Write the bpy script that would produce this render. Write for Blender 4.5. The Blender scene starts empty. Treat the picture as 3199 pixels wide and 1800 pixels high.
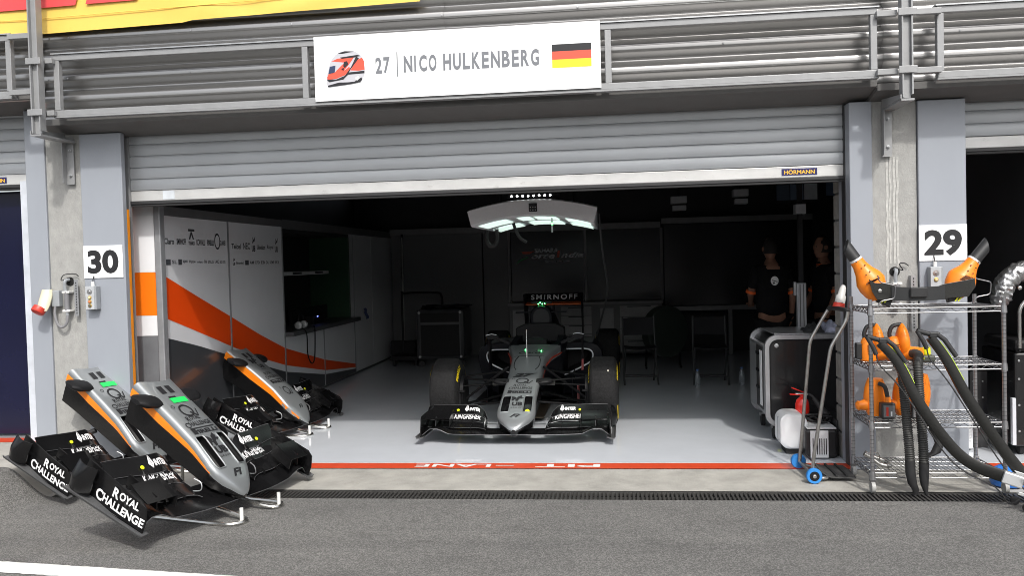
import bpy, bmesh, math, random
from mathutils import Vector, Matrix, Euler
random.seed(7)
SC = bpy.context.scene
COL = SC.collection
PI = math.pi
# ------------------------------------------------------------------ camera
def set_camera():
    yaw, pitch, roll = .1156, .0298, -.0265
    f = Vector((-math.sin(yaw)*math.cos(pitch), math.cos(yaw)*math.cos(pitch), -math.sin(pitch)))
    r = Vector((math.cos(yaw), math.sin(yaw), 0)); u = r.cross(f)
    c, s = math.cos(roll), math.sin(roll)
    r, u = c*r + s*u, -s*r + c*u
    cd = bpy.data.cameras.new('camera'); cam = bpy.data.objects.new('camera', cd); COL.objects.link(cam)
    m = Matrix((r, u, -f)).transposed().to_4x4(); m.translation = (0, -6.5992, 1.5928)
    cam.matrix_world = m
    cd.sensor_width = 36; cd.lens = 36*2721.1/3199; cd.clip_start = .05; cd.clip_end = 500
    SC.camera = cam
set_camera()
# ------------------------------------------------------------------ sky, sun, exposure
SUN_DIR = Vector((-.34, 1, -1.11)).normalized()          # the way the light travels
SUN_EL = math.asin(-SUN_DIR.z)
def set_light():
    w = bpy.data.worlds.new('World'); SC.world = w; w.use_nodes = True
    nt = w.node_tree; bg = nt.nodes['Background']
    sk = nt.nodes.new('ShaderNodeTexSky'); sk.sky_type = 'NISHITA'; sk.sun_disc = False
    sk.sun_elevation = SUN_EL; sk.sun_rotation = math.atan2(-SUN_DIR.x, -SUN_DIR.y)
    sk.air_density = 1.0; sk.dust_density = 4.0; sk.ozone_density = 1.0
    hs = nt.nodes.new('ShaderNodeHueSaturation'); hs.inputs['Saturation'].default_value = .35   # thin even cloud
    nt.links.new(sk.outputs[0], hs.inputs['Color']); nt.links.new(hs.outputs[0], bg.inputs['Color'])
    bg.inputs['Strength'].default_value = .15
    ld = bpy.data.lights.new('sun', 'SUN'); lo = bpy.data.objects.new('sun', ld); COL.objects.link(lo)
    ld.energy = 1.7; ld.angle = math.radians(2.5); ld.color = (1, .965, .91)
    lo.rotation_euler = SUN_DIR.to_track_quat('-Z', 'Y').to_euler(); lo.location = (3, -9, 10)
set_light()
SC.cycles.filter_width = .95
SC.view_settings.view_transform = 'Standard'; SC.view_settings.look = 'None'
SC.view_settings.exposure = .52; SC.view_settings.gamma = 1; SC.view_settings.use_curve_mapping = False
# ------------------------------------------------------------------ materials
MATS = {}
def M(name, col=(.5,.5,.5), rough=.5, metal=0., var=.12, scale=8., bump=0., bscale=60., coat=0., emit=None, es=1., stretch=None, spec=.5, stain=None, rvar=.0, alpha=None, trans=0.):
    if name in MATS: return MATS[name]
    m = bpy.data.materials.new(name); m.use_nodes = True; nt = m.node_tree; N = nt.nodes; L = nt.links
    b = N['Principled BSDF']; MATS[name] = m
    b.inputs['Roughness'].default_value = rough; b.inputs['Metallic'].default_value = metal
    b.inputs['Coat Weight'].default_value = coat; b.inputs['Coat Roughness'].default_value = .06
    b.inputs['Specular IOR Level'].default_value = spec
    if trans: b.inputs['Transmission Weight'].default_value = trans
    c4 = (*col, 1)
    b.inputs['Base Color'].default_value = c4
    if emit:
        b.inputs['Emission Color'].default_value = (*emit, 1); b.inputs['Emission Strength'].default_value = es
    tc = N.new('ShaderNodeTexCoord'); vec = tc.outputs['Object']
    if stretch:
        mp = N.new('ShaderNodeMapping'); mp.inputs['Scale'].default_value = stretch; L.new(vec, mp.inputs['Vector']); vec = mp.outputs[0]
    if var:
        n = N.new('ShaderNodeTexNoise'); n.inputs['Scale'].default_value = scale; n.inputs['Detail'].default_value = 6; n.inputs['Roughness'].default_value = .62
        L.new(vec, n.inputs['Vector'])
        cr = N.new('ShaderNodeValToRGB'); cr.color_ramp.elements[0].position = .28; cr.color_ramp.elements[1].position = .72
        cr.color_ramp.elements[0].color = (*[max(0, x*(1-var)) for x in col], 1); cr.color_ramp.elements[1].color = (*[min(1, x*(1+var)) for x in col], 1)
        L.new(n.outputs['Fac'], cr.inputs[0]); out = cr.outputs[0]
        if stain:      # sparse spots and smears: (colour, scale, threshold, strength)
            sc, ss, th, st = stain
            n2 = N.new('ShaderNodeTexNoise'); n2.inputs['Scale'].default_value = ss; n2.inputs['Detail'].default_value = 8; n2.inputs['Roughness'].default_value = .7
            L.new(vec, n2.inputs['Vector'])
            mr = N.new('ShaderNodeMapRange'); mr.inputs[1].default_value = th; mr.inputs[2].default_value = th+.12; mr.inputs[4].default_value = st
            L.new(n2.outputs['Fac'], mr.inputs[0])
            mx = N.new('ShaderNodeMix'); mx.data_type = 'RGBA'; L.new(mr.outputs[0], mx.inputs[0]); L.new(out, mx.inputs[6]); mx.inputs[7].default_value = (*sc, 1)
            out = mx.outputs[2]
        L.new(out, b.inputs['Base Color'])
        if rvar:
            mr = N.new('ShaderNodeMapRange'); mr.inputs[3].default_value = max(.02, rough-rvar); mr.inputs[4].default_value = rough+rvar
            L.new(n.outputs['Fac'], mr.inputs[0]); L.new(mr.outputs[0], b.inputs['Roughness'])
    if bump:
        n = N.new('ShaderNodeTexNoise'); n.inputs['Scale'].default_value = bscale; n.inputs['Detail'].default_value = 4; L.new(vec, n.inputs['Vector'])
        bp = N.new('ShaderNodeBump'); bp.inputs['Strength'].default_value = bump; bp.inputs['Distance'].default_value = .01
        L.new(n.outputs['Fac'], bp.inputs['Height']); L.new(bp.outputs[0], b.inputs['Normal'])
    return m
# ------------------------------------------------------------------ mesh building
class MB:
    def __init__(s): s.v = []; s.f = []
    def add(s, vs, fs):
        o = len(s.v); s.v += [tuple(p) for p in vs]; s.f += [tuple(i+o for i in f) for f in fs]; return s
    def box(s, a, b):
        x0, y0, z0 = [min(p, q) for p, q in zip(a, b)]; x1, y1, z1 = [max(p, q) for p, q in zip(a, b)]
        return s.add([(x0,y0,z0),(x1,y0,z0),(x1,y1,z0),(x0,y1,z0),(x0,y0,z1),(x1,y0,z1),(x1,y1,z1),(x0,y1,z1)],
                     [(3,2,1,0),(4,5,6,7),(0,1,5,4),(1,2,6,5),(2,3,7,6),(3,0,4,7)])
    def bar(s, p, q, w, h, up=(0,0,1)):        # rectangular bar from p to q, w across, h along up
        p, q, up = Vector(p), Vector(q), Vector(up); d = (q-p).normalized(); r = d.cross(up)
        if r.length < 1e-5: r = d.cross(Vector((1,0,0)))
        r.normalize(); u = r.cross(d); r *= w/2; u *= h/2
        return s.add([p-r-u, p+r-u, p+r+u, p-r+u, q-r-u, q+r-u, q+r+u, q-r+u], [(3,2,1,0),(4,5,6,7),(0,1,5,4),(1,2,6,5),(2,3,7,6),(3,0,4,7)])
    def loft(s, rings, cap=True, closed=True):
        n = len(rings[0]); o = len(s.v)
        for r in rings: s.v += [tuple(p) for p in r]
        for i in range(len(rings)-1):
            for j in range(n if closed else n-1):
                k = (j+1) % n; s.f.append((o+i*n+j, o+i*n+k, o+(i+1)*n+k, o+(i+1)*n+j))
        if cap and closed:
            s.f.append(tuple(o+j for j in range(n))[::-1]); s.f.append(tuple(o+(len(rings)-1)*n+j for j in range(n)))
        return s
    def tube(s, path, r, n=8, cap=True, closed=False):
        P = [Vector(p) for p in path]; k = len(P); rs = r if isinstance(r, (list, tuple)) else [r]*k
        rings = []; ref = None
        for i in range(k):
            if closed: d = P[(i+1) % k]-P[i-1]
            else: d = P[min(i+1, k-1)]-P[max(i-1, 0)]
            d.normalize()
            if ref is None:
                ref = d.cross(Vector((0,0,1)));
                if ref.length < .05: ref = d.cross(Vector((0,1,0)))
            a = ref - d*ref.dot(d); a.normalize(); ref = a; b = d.cross(a)
            rings.append([P[i]+rs[i]*(math.cos(t*2*PI/n)*a+math.sin(t*2*PI/n)*b) for t in range(n)])
        if closed: rings.append(rings[0])
        return s.loft(rings, cap and not closed)
    def cyl(s, p, q, r, r2=None, n=16): return s.tube([p, q], [r, r if r2 is None else r2], n)
    def lathe(s, p, axis, prof, n=24):         # prof: (distance along axis, radius)
        p, a = Vector(p), Vector(axis).normalized(); u = a.cross(Vector((0,0,1)))
        if u.length < .05: u = a.cross(Vector((0,1,0)))
        u.normalize(); v = a.cross(u)
        return s.loft([[p+a*t+r*(math.cos(k*2*PI/n)*u+math.sin(k*2*PI/n)*v) for k in range(n)] for t, r in prof])
    def prism(s, poly, fn0, fn1):              # poly of (a, b), two functions to 3D
        n = len(poly); A = [fn0(*p) for p in poly]; B = [fn1(*p) for p in poly]
        return s.add(A+B, [tuple(range(n))[::-1], tuple(range(n, 2*n))]+[(i, (i+1) % n, n+(i+1) % n, n+i) for i in range(n)])
    def sheet(s, poly): return s.add(poly, [tuple(range(len(poly)))])
    def mesh(s, name):
        me = bpy.data.meshes.new(name); me.from_pydata(s.v, [], s.f); me.update(); return me
    def build(s, name, mat, parent=None, smooth=False, bev=0, seg=2, fix=True, world=False):
        me = s.mesh(name)
        if fix:
            bm = bmesh.new(); bm.from_mesh(me); bmesh.ops.recalc_face_normals(bm, faces=bm.faces); bm.to_mesh(me); bm.free()
        if world and parent is not None:
            me.transform(Matrix.Translation(-parent_loc(parent)))
        if smooth:
            me.polygons.foreach_set('use_smooth', [True]*len(me.polygons))
            if smooth != 'all': me.set_sharp_from_angle(angle=math.radians(38))
        me.materials.append(mat)
        o = bpy.data.objects.new(name, me); COL.objects.link(o)
        if parent is not None: o.parent = parent
        if bev:
            b = o.modifiers.new('bevel', 'BEVEL'); b.width = bev; b.segments = seg; b.limit_method = 'ANGLE'; b.angle_limit = math.radians(40)
        return o
def parent_loc(o):
    v = Vector((0,0,0))
    while o is not None: v += o.location; o = o.parent
    return v
def tag(o, label=None, cat=None, group=None, kind=None):
    if label: o['label'] = label
    if cat: o['category'] = cat
    if group: o['group'] = group
    if kind: o['kind'] = kind
    return o
def thing(name, label, cat, loc=(0,0,0), rot=(0,0,0), group=None):
    o = bpy.data.objects.new(name, None); COL.objects.link(o); o.location = loc; o.rotation_euler = rot; o.empty_display_size = .1
    return tag(o, label, cat, group)
def copy_tree(o, parent=None):
    c = o.copy(); COL.objects.link(c); c.parent = parent
    for ch in o.children: copy_tree(ch, c)
    return c
def box(name, a, b, mat, parent=None, bev=0, world=True): return MB().box(a, b).build(name, mat, parent, bev=bev, world=world)
# ------------------------------------------------------------------ lettering
_T = {}
def glyphs(s, bold=0., shear=0., space=1.):
    k = (s, bold, shear, space)
    if k not in _T:
        c = bpy.data.curves.new('t', 'FONT'); c.body = s; c.size = 1; c.offset = bold; c.shear = shear; c.space_character = space; c.resolution_u = 4
        o = bpy.data.objects.new('t', c); me = o.to_mesh()
        v = [(p.co.x, p.co.y) for p in me.vertices]; f = [tuple(p.vertices) for p in me.polygons]
        o.to_mesh_clear(); bpy.data.objects.remove(o); bpy.data.curves.remove(c)
        x0 = min(p[0] for p in v); x1 = max(p[0] for p in v); y0 = min(p[1] for p in v); y1 = max(p[1] for p in v)
        _T[k] = ([((x-x0)/(x1-x0), (y-y0)/(y1-y0)) for x, y in v], f, (x1-x0)/(y1-y0))
    return _T[k]
def text(s, fn, w, h=None, bold=.01, shear=0., space=1., mb=None):
    """lettering filling a w x h box; fn maps (a, b) in metres to a 3D point"""
    v, f, asp = glyphs(s, bold, shear, space)
    if h is None: h = w/asp
    mb = mb or MB(); return mb.add([fn(x*w, y*h) for x, y in v], f)
def plane_fn(o, r, u):
    o, r, u = Vector(o), Vector(r).normalized(), Vector(u).normalized()
    return lambda a, b: o+r*a+u*b
def serif(word, fn, w, h, mb, big=1.35, bold=.012):
    """small capitals with a tall first letter"""
    v, f, a0 = glyphs(word[0], bold); v2, f2, a1 = glyphs(word[1:], bold, 0, 1.02)
    w0 = a0*big; w1 = a1; tot = w0+w1+.08; k = w/tot; hb = h
    mb.add([fn(x*w0*k, (y-.18)*hb*big*.88) for x, y in v], f)
    mb.add([fn((w0+.08)*k+x*w1*k, y*hb) for x, y in v2], f2)
    return mb
def smooth_path(pts, n=6):
    P = [Vector(p) for p in pts]; out = []
    for i in range(len(P)-1):
        a, b, c, d = P[max(i-1, 0)], P[i], P[i+1], P[min(i+2, len(P)-1)]
        for k in range(n):
            t = k/n; out.append(.5*((2*b)+(c-a)*t+(2*a-5*b+4*c-d)*t*t+(3*b-a-3*c+d)*t**3))
    out.append(P[-1]); return out
def interp(tab, x):
    if x <= tab[0][0]: return tab[0][1]
    for (a, p), (b, q) in zip(tab, tab[1:]):
        if x <= b: return p+(q-p)*(x-a)/(b-a)
    return tab[-1][1]
# ------------------------------------------------------------------ palette
def asphalt_mat():
    m = M('asphalt', (.155,.153,.15), .85, var=.0)
    nt = m.node_tree; N = nt.nodes; L = nt.links; b = N['Principled BSDF']
    tc = N.new('ShaderNodeTexCoord')
    def noise(s, d=5, r=.6, st=None):
        n = N.new('ShaderNodeTexNoise'); n.inputs['Scale'].default_value = s; n.inputs['Detail'].default_value = d; n.inputs['Roughness'].default_value = r
        v = tc.outputs['Object']
        if st:
            mp = N.new('ShaderNodeMapping'); mp.inputs['Scale'].default_value = st; L.new(v, mp.inputs[0]); v = mp.outputs[0]
        L.new(v, n.inputs['Vector']); return n.outputs['Fac']
    def ramp(f, p0, p1, c0, c1):
        r = N.new('ShaderNodeValToRGB'); r.color_ramp.elements[0].position = p0; r.color_ramp.elements[1].position = p1
        r.color_ramp.elements[0].color = (*c0, 1); r.color_ramp.elements[1].color = (*c1, 1); L.new(f, r.inputs[0]); return r.outputs[0]
    def mix(a, bb, fac, mode='MULTIPLY'):
        x = N.new('ShaderNodeMix'); x.data_type = 'RGBA'; x.blend_type = mode; x.inputs[0].default_value = fac; L.new(a, x.inputs[6]); L.new(bb, x.inputs[7]); return x.outputs[2]
    vo = N.new('ShaderNodeTexVoronoi'); vo.inputs['Scale'].default_value = 165; L.new(tc.outputs['Object'], vo.inputs['Vector'])
    sp = N.new('ShaderNodeSeparateColor'); L.new(vo.outputs['Color'], sp.inputs[0])
    g0 = ramp(sp.outputs[0], .30, 1.0, (.062,.0615,.06), (.30,.296,.285))
    g1 = ramp(noise(160, 4, .8), .36, .72, (.07,.0695,.068), (.22,.217,.208))
    g = mix(g0, g1, .45, 'MIX')                                                          # stones in the binder
    big = ramp(noise(.8, 6, .65), .3, .7, (.86,.86,.86), (1.12,1.11,1.1))
    mott = ramp(noise(3.2, 9, .66, (.7, 1.5, 1)), .30, .40, (.70,.70,.70), (1.0,1.0,1.0))
    band = ramp(noise(1.3, 3, .5, (.12, 3.2, 1)), .35, .65, (.93,.93,.93), (1.09,1.09,1.08))
    tyre = ramp(noise(2.2, 7, .65, (.9, 1.3, 1)), .26, .46, (.72,.72,.72), (1.04,1.04,1.04))   # rubbed-in rubber
    pale = ramp(noise(5.5, 8, .72), .69, .76, (0,0,0), (.1,.1,.097))
    col = mix(mix(mix(g, big, 1), tyre, .8), mott, 1); col = mix(col, band, 1); col = mix(col, pale, 1, 'ADD')
    L.new(col, b.inputs['Base Color'])
    bp = N.new('ShaderNodeBump'); bp.inputs['Strength'].default_value = .55; bp.inputs['Distance'].default_value = .006
    L.new(noise(210, 4, .7), bp.inputs['Height']); L.new(bp.outputs[0], b.inputs['Normal'])
    return m
ASPH = asphalt_mat()
CONC = M('concrete', (.33,.33,.318), .88, var=.11, scale=22, bump=.35, bscale=120, stain=((.24,.235,.225), 30, .58, .35), stretch=(1,1,.6))
CONC2 = M('weathered_concrete', (.35,.34,.31), .88, var=.22, scale=4, bump=.3, bscale=70, stain=((.22,.21,.18), 6, .6, .6), stretch=(1, 1, .35))
CLAD = M('grey_cladding', (.30,.322,.36), .42, var=.05, scale=2, stain=((.25,.26,.28), 14, .68, .5), stretch=(1, 1, .6))
SHUT = M('shutter_aluminium', (.44,.46,.48), .42, .25, var=.07, scale=6, stretch=(.25, 1, 1), stain=((.2,.2,.2), 40, .74, .4))
RAIL = M('shutter_rail', (.62,.62,.61), .4, .35, var=.1, scale=9, stretch=(.5,1,1), stain=((.34,.33,.31), 16, .6, .5))
CORR = M('corrugated_metal', (.37,.366,.36), .30, .88, var=.07, scale=3, stretch=(.2,1,1), rvar=.05)
STEEL = M('painted_steel', (.29,.295,.3), .45, .2, var=.08, scale=12)
DARKM = M('dark_metal', (.05,.05,.052), .5, .4, var=.1)
GALV = M('galvanised', (.42,.43,.44), .42, .7, var=.15, scale=25)
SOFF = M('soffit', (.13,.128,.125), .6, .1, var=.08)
WHITE = M('white_sheet', (.86,.87,.88), .45, var=.02, scale=3)
BLACKP = M('black_print', (.012,.012,.014), .6, var=0)
RUB = M('black_rubber', (.018,.018,.019), .65, var=.2, scale=30)
RED = M('red_paint', (.62,.07,.025), .4, var=.12, scale=14, stain=((.45,.25,.2), 12, .64, .6))
ORANGE = M('orange_vinyl', (.92,.20,.01), .4, var=.03)
NAVY = M('navy_panel', (.006,.007,.028), .22, var=.2, scale=1.5)
# ------------------------------------------------------------------ ground
STEP = .215
def ground_z(x): 
    t = min(1, max(0, (-4.02-x)/.35)); return STEP*t*t*(3-2*t)
def sheet_x(xs, y0, y1, z, side=True):
    mb = MB(); n = len(xs)
    mb.v = [(x, y0, ground_z(x)+z) for x in xs]+[(x, y1, ground_z(x)+z) for x in xs]
    mb.f = [(i, i+1, n+i+1, n+i) for i in range(n-1)]
    return mb
XS = [-60,-20,-8,-5]+[-4.5+.04*i for i in range(14)]+[-3.9,-2,0,2,4,8,20,60]
tag(sheet_x(XS, -60, -.846, 0).build('pit_lane', ASPH, smooth=True), kind='structure')
tag(sheet_x(XS, -.628, .0, .002).build('concrete_apron', CONC2, smooth=True), kind='structure')
mb = MB()
d = Vector((1, -.114, 0)).normalized(); n = Vector((.114, 1, 0)).normalized(); p = Vector((-3.42, -2.167, 0)); rn = random.Random(3); up_, lo_ = [], []
k = -.55
while k < 6: q = p+d*k; up_.append(q+n*rn.uniform(-.004,.004)); lo_.append(q-n*(.15+rn.uniform(-.004,.004))); k += .03
mb.loft([[(q.x, q.y, .004) for q in up_], [(q.x, q.y, .004) for q in lo_]], cap=False, closed=False)
wl = mb.build('white_line', M('road_paint', (.72,.72,.70), .7, var=.1, scale=60, bump=.3, bscale=200, stain=((.2,.2,.2), 60, .6, .7)))
tag(wl, kind='structure')
# garage floor, red threshold, lettering
GFL = M('floor_paint', (.61,.64,.685), .06, var=.04, scale=2.5, coat=.0, spec=.5, rvar=.03, stain=((.36,.38,.41), 5, .68, .35))
fl = MB().sheet([(-3.95,.18,.004),(3.2,.18,.004),(3.2,9,.004),(-3.95,9,.004)]).build('garage_floor', GFL); tag(fl, kind='structure')
rs = MB().sheet([(-3.9,0,.006),(12,0,.006),(12,.178,.006),(-3.9,.178,.006)]).build('red_threshold', RED); tag(rs, kind='structure')
lm = MB()
for s, x1, w in (('PIT', -.13, .50), ('-', -.80, .14), ('LANE', -.98, .60)):
    h = .095 if s != '-' else .016
    text(s, plane_fn((x1, .135 if s != '-' else .095, .0085), (-1,0,0), (0,-1,0)), w, h, bold=.02, mb=lm)
lm.build('lettering', M('floor_letter', (.78,.76,.74), .6, var=.1), rs)
MB().sheet([(-3.9,.178,.0075),(3.6,.178,.0075),(3.6,.192,.0075),(-3.9,.192,.0075)]).build('white_edge', M('edge_white', (.75,.75,.75), .5), rs)
ul = MB().box((-12,-.0,-.3),(-4.45,9,STEP+.003)).build('neighbour_floor', M('neighbour_floor_paint', (.3,.3,.31), .3, var=.1)); tag(ul, kind='structure')
ur = MB().box((3.2,.18,-.3),(12,9,.003)).build('neighbour_floor', M('neighbour_floor_paint')); tag(ur, kind='structure')
r2 = MB().sheet([(-9,0,STEP+.006),(-4.5,0,STEP+.006),(-4.5,.17,STEP+.006),(-9,.17,STEP+.006)]).build('red_threshold', RED); tag(r2, kind='structure')
# ------------------------------------------------------------------ drain with its grate
dr = thing('drain_channel', 'long black slotted drain grate between the concrete apron and the asphalt', 'drain', (-.5,-.737,0))
mb = MB(); mb.box((-4.02,-.846,-.16),(12,-.628,-.15)); mb.box((-4.02,-.6285,-.16),(12,-.620,-.001)); mb.box((-4.02,-.854,-.16),(12,-.8455,-.001))
mb.build('channel', M('drain_dark', (.015,.015,.014), .9), dr, world=True)
GRATE = M('cast_iron', (.062,.06,.057), .55, .3, var=.35, scale=60, bump=.4, bscale=140)
for y in (-.838, -.640):
    MB().box((-4.02,y-.0075,-.03),(12,y+.0075,-.003)).build('frame_rail', GRATE, dr, world=True)
MB().box((-4.02,-.741,-.032),(12,-.733,-.012)).build('rib', GRATE, dr, world=True)
bar = MB().box((-.0072,-.0935,-.028),(.0072,.0935,0)).mesh('grate_bar'); bar.materials.append(GRATE)
nb = 0
x = -3.2
while x < 3.3:
    o = bpy.data.objects.new('grate_bar', bar); COL.objects.link(o); o.parent = dr; o.location = (x+.5, -.002, -.004+random.uniform(-.0008,.0008)); x += .0285; nb += 1
tag(sheet_x([-60,-20,-8,-5]+[-4.5+.04*i for i in range(12)]+[-4.02], -.846, -.628, .001).build('ramp_strip', CONC2), kind='structure')
# ------------------------------------------------------------------ the pit building
pb = thing('pit_building', 'grey pit building with concrete pillars, light grey cladding and corrugated metal fascia', 'building', (0,.3,0))
def P(name, a, b, mat, bev=0): return box(name, a, b, mat, pb, bev)
PT = 2.72
P('concrete_pillar', (-4.53,-.004,0), (-4.215,.5,PT+.06), CONC)
P('concrete_pillar', (1.884,-.004,0), (2.19,.5,PT), CONC)
def clad(x0, x1, z0, z1, y=-.028, yb=.3):
    return MB().box((x0,y,z0),(x1,yb,z1)).build('cladding_panel', CLAD, pb, bev=.006, world=True)
clad(-4.225,-3.872,.004,PT-.012,-.028,.028); clad(1.722,1.882,.004,PT-.035,-.02); clad(2.195,2.522,.004,PT-.045)
clad(-4.70,-4.532,STEP,PT+.2,-.022)
P('jamb_lining', (-4.79,.03,STEP), (-4.705,.24,2.36), M('pale_trim', (.55,.58,.63), .4))
# dark guide channels of the three shutters belong to the shutters; blockwork return behind the right jamb
BLK = M('block_wall', (.20,.195,.18), .9, var=.25, scale=14, bump=.5, bscale=60)
P('jamb_core', (1.735,.31,0), (2.2,.47,3.0), M('mortar', (.1,.1,.095), .9))
for i in range(13):
    MB().box((1.725,.305+.002*(i%2),.012+i*.205),(2.05,.475,.2+i*.205)).build('block', BLK, pb, bev=.006, world=True)
P('jamb_core', (-4.2,.03,0), (-4.06,.6,2.69), M('mortar'))
# corrugated fascia: three sheets, real waves
WV = [(-.10,.012),(0,.036),(.06,.043),(.18,.044),(.26,.043),(.33,.037),(.45,.012),(.58,-.012),(.66,-.020),(.74,-.018),(.82,-.006),(.90,.012),(1.0,.036),(1.06,.043)]
WVP = smooth_path([(a, b, 0) for a, b in WV], 8)
WVT = [(p.x, p.y) for p in WVP]
def wave(t): return interp(WVT, t)
def corr(x0, x1, y=-.165, z0=2.765, z1=4.3, dz=0):
    mb = MB(); rows = []; nz = int((z1-z0)/.006); per = .158
    for i in range(nz+1):
        z = z0+i*(z1-z0)/nz; t = ((z+dz-2.775)/per) % 1
        w = wave(t); rows.append([(x, y-w, z) for x in (x0, (x0+x1)/2, x1)])
    mb.loft(rows, cap=False, closed=False); return mb.build('corrugated_sheet', CORR, pb, smooth='all', world=True)
corr(-4.43,-1.2); corr(-1.215,1.93,-.158); corr(1.915,9,-.165); corr(-12,-4.415,-.16,2.96,4.5,-.19)
scr = MB()
for x in (-4.36,-4.2,-3.2,-2.4,-1.25,-.25,.8,1.84,2.4):
    for k in (0, 2, 4): scr.lathe((x+.01*k, -.207, 2.775+.158*(k+.14)), (0,1,0), [(-.007,.003),(-.006,.006),(0,.007),(.01,.007)], 8)
tag(scr.build('screws', GALV, pb, world=True), kind='stuff')
# soffit and lintel
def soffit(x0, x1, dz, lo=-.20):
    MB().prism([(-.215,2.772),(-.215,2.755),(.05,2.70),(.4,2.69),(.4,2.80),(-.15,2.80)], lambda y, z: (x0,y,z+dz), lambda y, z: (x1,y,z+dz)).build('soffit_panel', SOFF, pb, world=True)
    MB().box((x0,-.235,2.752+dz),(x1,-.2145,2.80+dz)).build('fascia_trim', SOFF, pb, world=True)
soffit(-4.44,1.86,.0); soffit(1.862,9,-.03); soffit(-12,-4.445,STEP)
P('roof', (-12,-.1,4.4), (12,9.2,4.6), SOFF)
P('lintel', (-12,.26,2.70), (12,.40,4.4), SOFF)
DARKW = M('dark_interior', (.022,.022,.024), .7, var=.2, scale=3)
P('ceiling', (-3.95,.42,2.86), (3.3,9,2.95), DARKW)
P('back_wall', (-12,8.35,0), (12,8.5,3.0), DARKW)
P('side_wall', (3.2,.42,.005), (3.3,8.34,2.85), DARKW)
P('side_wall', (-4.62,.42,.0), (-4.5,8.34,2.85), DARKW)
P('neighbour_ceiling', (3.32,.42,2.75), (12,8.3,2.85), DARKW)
# ------------------------------------------------------------------ roller shutters
def shutter(x0, x1, zb, n, label, y=.15, step=.0935, guides=(1,1)):
    t = thing('roller_shutter', label, 'roller shutter', ((x0+x1)/2, y, zb), group='roller shutters of the pit garages')
    z = zb
    MB().box((x0,y-.012,z),(x1,y+.02,z+.083)).build('bottom_rail', RAIL, t, bev=.004, world=True)
    MB().box((x0,y-.02,z-.0445),(x1,y+.02,z-.0265)).build('rubber_seal', RUB, t, bev=.003, world=True)
    MB().box((x0,y-.028,z-.026),(x1,y+.024,z-.001)).build('seal_holder', DARKM, t, bev=.003, world=True)
    prof = [(-.002, .0), (-.0105,.003), (-.0125,.012), (-.013,.045), (-.0115,.078), (-.008,.0865), (.0,.0885), (.003,.099), (.009,.099), (.009,.0)]
    me = None
    for i in range(n):
        b = z+.086+i*step
        if me is None:
            o = MB().prism(prof, lambda p, q: (x0, y+p, b+q), lambda p, q: (x1, y+p, b+q)).build('slat', SHUT, t, smooth=True, world=True); me = o; b0 = b
        else:
            c = me.copy(); COL.objects.link(c); c.parent = t; c.location = (0, random.uniform(-.001,.001), b-b0)
    for s, x in ((-1, x0), (1, x1)):
        if guides[0 if s < 0 else 1]:
            xx = x+s*.012
            if s < 0: MB().box((x-.035,y-.035,.005),(x-.0005,y-.005,2.69)).build('guide_rail', STEEL, t, world=True)
            else: MB().box((xx-.03,y-.055,.005),(xx+.03,y+.04,2.69)).build('guide_rail', DARKM, t, world=True)
    return t
sh = shutter(-3.895, 1.735, 2.17, 6, 'wide grey roller shutter half raised over the garage with the race car')
bd = MB().box((1.273,.134,2.186),(1.53,.139,2.236)).build('maker_plate', M('plate_blue', (.012,.012,.11), .5), sh, world=True)
text('HÖRMANN', plane_fn((1.29,.1325,2.194), (1,0,0), (0,0,1)), .222, .037, bold=.03).build('lettering', M('plate_yellow', (.85,.5,.05), .5), bd)
bpy.data.objects[bd.name].children[0].location -= parent_loc(bd)
MB().box((-3.62,.1355,2.178),(-3.52,.138,2.25)).build('tape', M('pale_tape', (.62,.66,.7), .5), sh, world=True)
shl = shutter(-9, -4.74, 2.345, 6, 'grey roller shutter above the dark blue panel at the left edge', guides=(0,0))
pl = MB().box((-5.24,.134,2.36),(-4.985,.139,2.41)).build('maker_plate', M('plate_blue'), shl, world=True)
o = text('HÖRMANN', plane_fn((-5.222,.1325,2.367), (1,0,0), (0,0,1)), .222, .037, bold=.03).build('lettering', M('plate_yellow'), pl, world=True)
shutter(2.57, 8, 2.335, 5, 'grey roller shutter above the dark garage at the right edge', guides=(1,0))
# ------------------------------------------------------------------ steel frames hung on the fascia
def frame(x0, x1, z0, z1, label, mids=(), cap=True):
    t = thing('fascia_frame', label, 'steel frame', ((x0+x1)/2, -.3, z0), group='steel frames on the fascia'); y0, y1 = -.34, -.29; w = .045
    MB().box((x0,y0,z0),(x1,y1,z0+w)).build('bottom_rail', STEEL, t, bev=.004, world=True)
    MB().box((x0,y0,z1-w),(x1,y1,z1)).build('top_rail', STEEL, t, bev=.004, world=True)
    MB().box((x0-.012,y0-.012,z1+.0005),(x1+.012,y1+.004,z1+.01)).build('cap_strip', GALV, t, world=True)
    MB().box((x0-.004,y0-.008,z0-.013),(x1+.004,y1+.006,z0-.0005)).build('bottom_lip', STEEL, t, world=True)
    for x in (x0, x1-w)+tuple(mids): MB().box((x,y0+.002,z0+w+.0005),(x+w,y1-.002,z1-w-.0005)).build('upright', STEEL, t, bev=.004, world=True)
    return t
frame(-4.21,1.835,2.80,3.268,'long grey steel frame on the fascia carrying the white name sign',(-2.245,-.02))
frame(2.225,8,2.77,3.255,'grey steel frame at the right end of the fascia, beyond the right post')
frame(-10,-4.555,2.965,3.44,'grey steel frame at the left end of the fascia, under the yellow banner')
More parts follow.
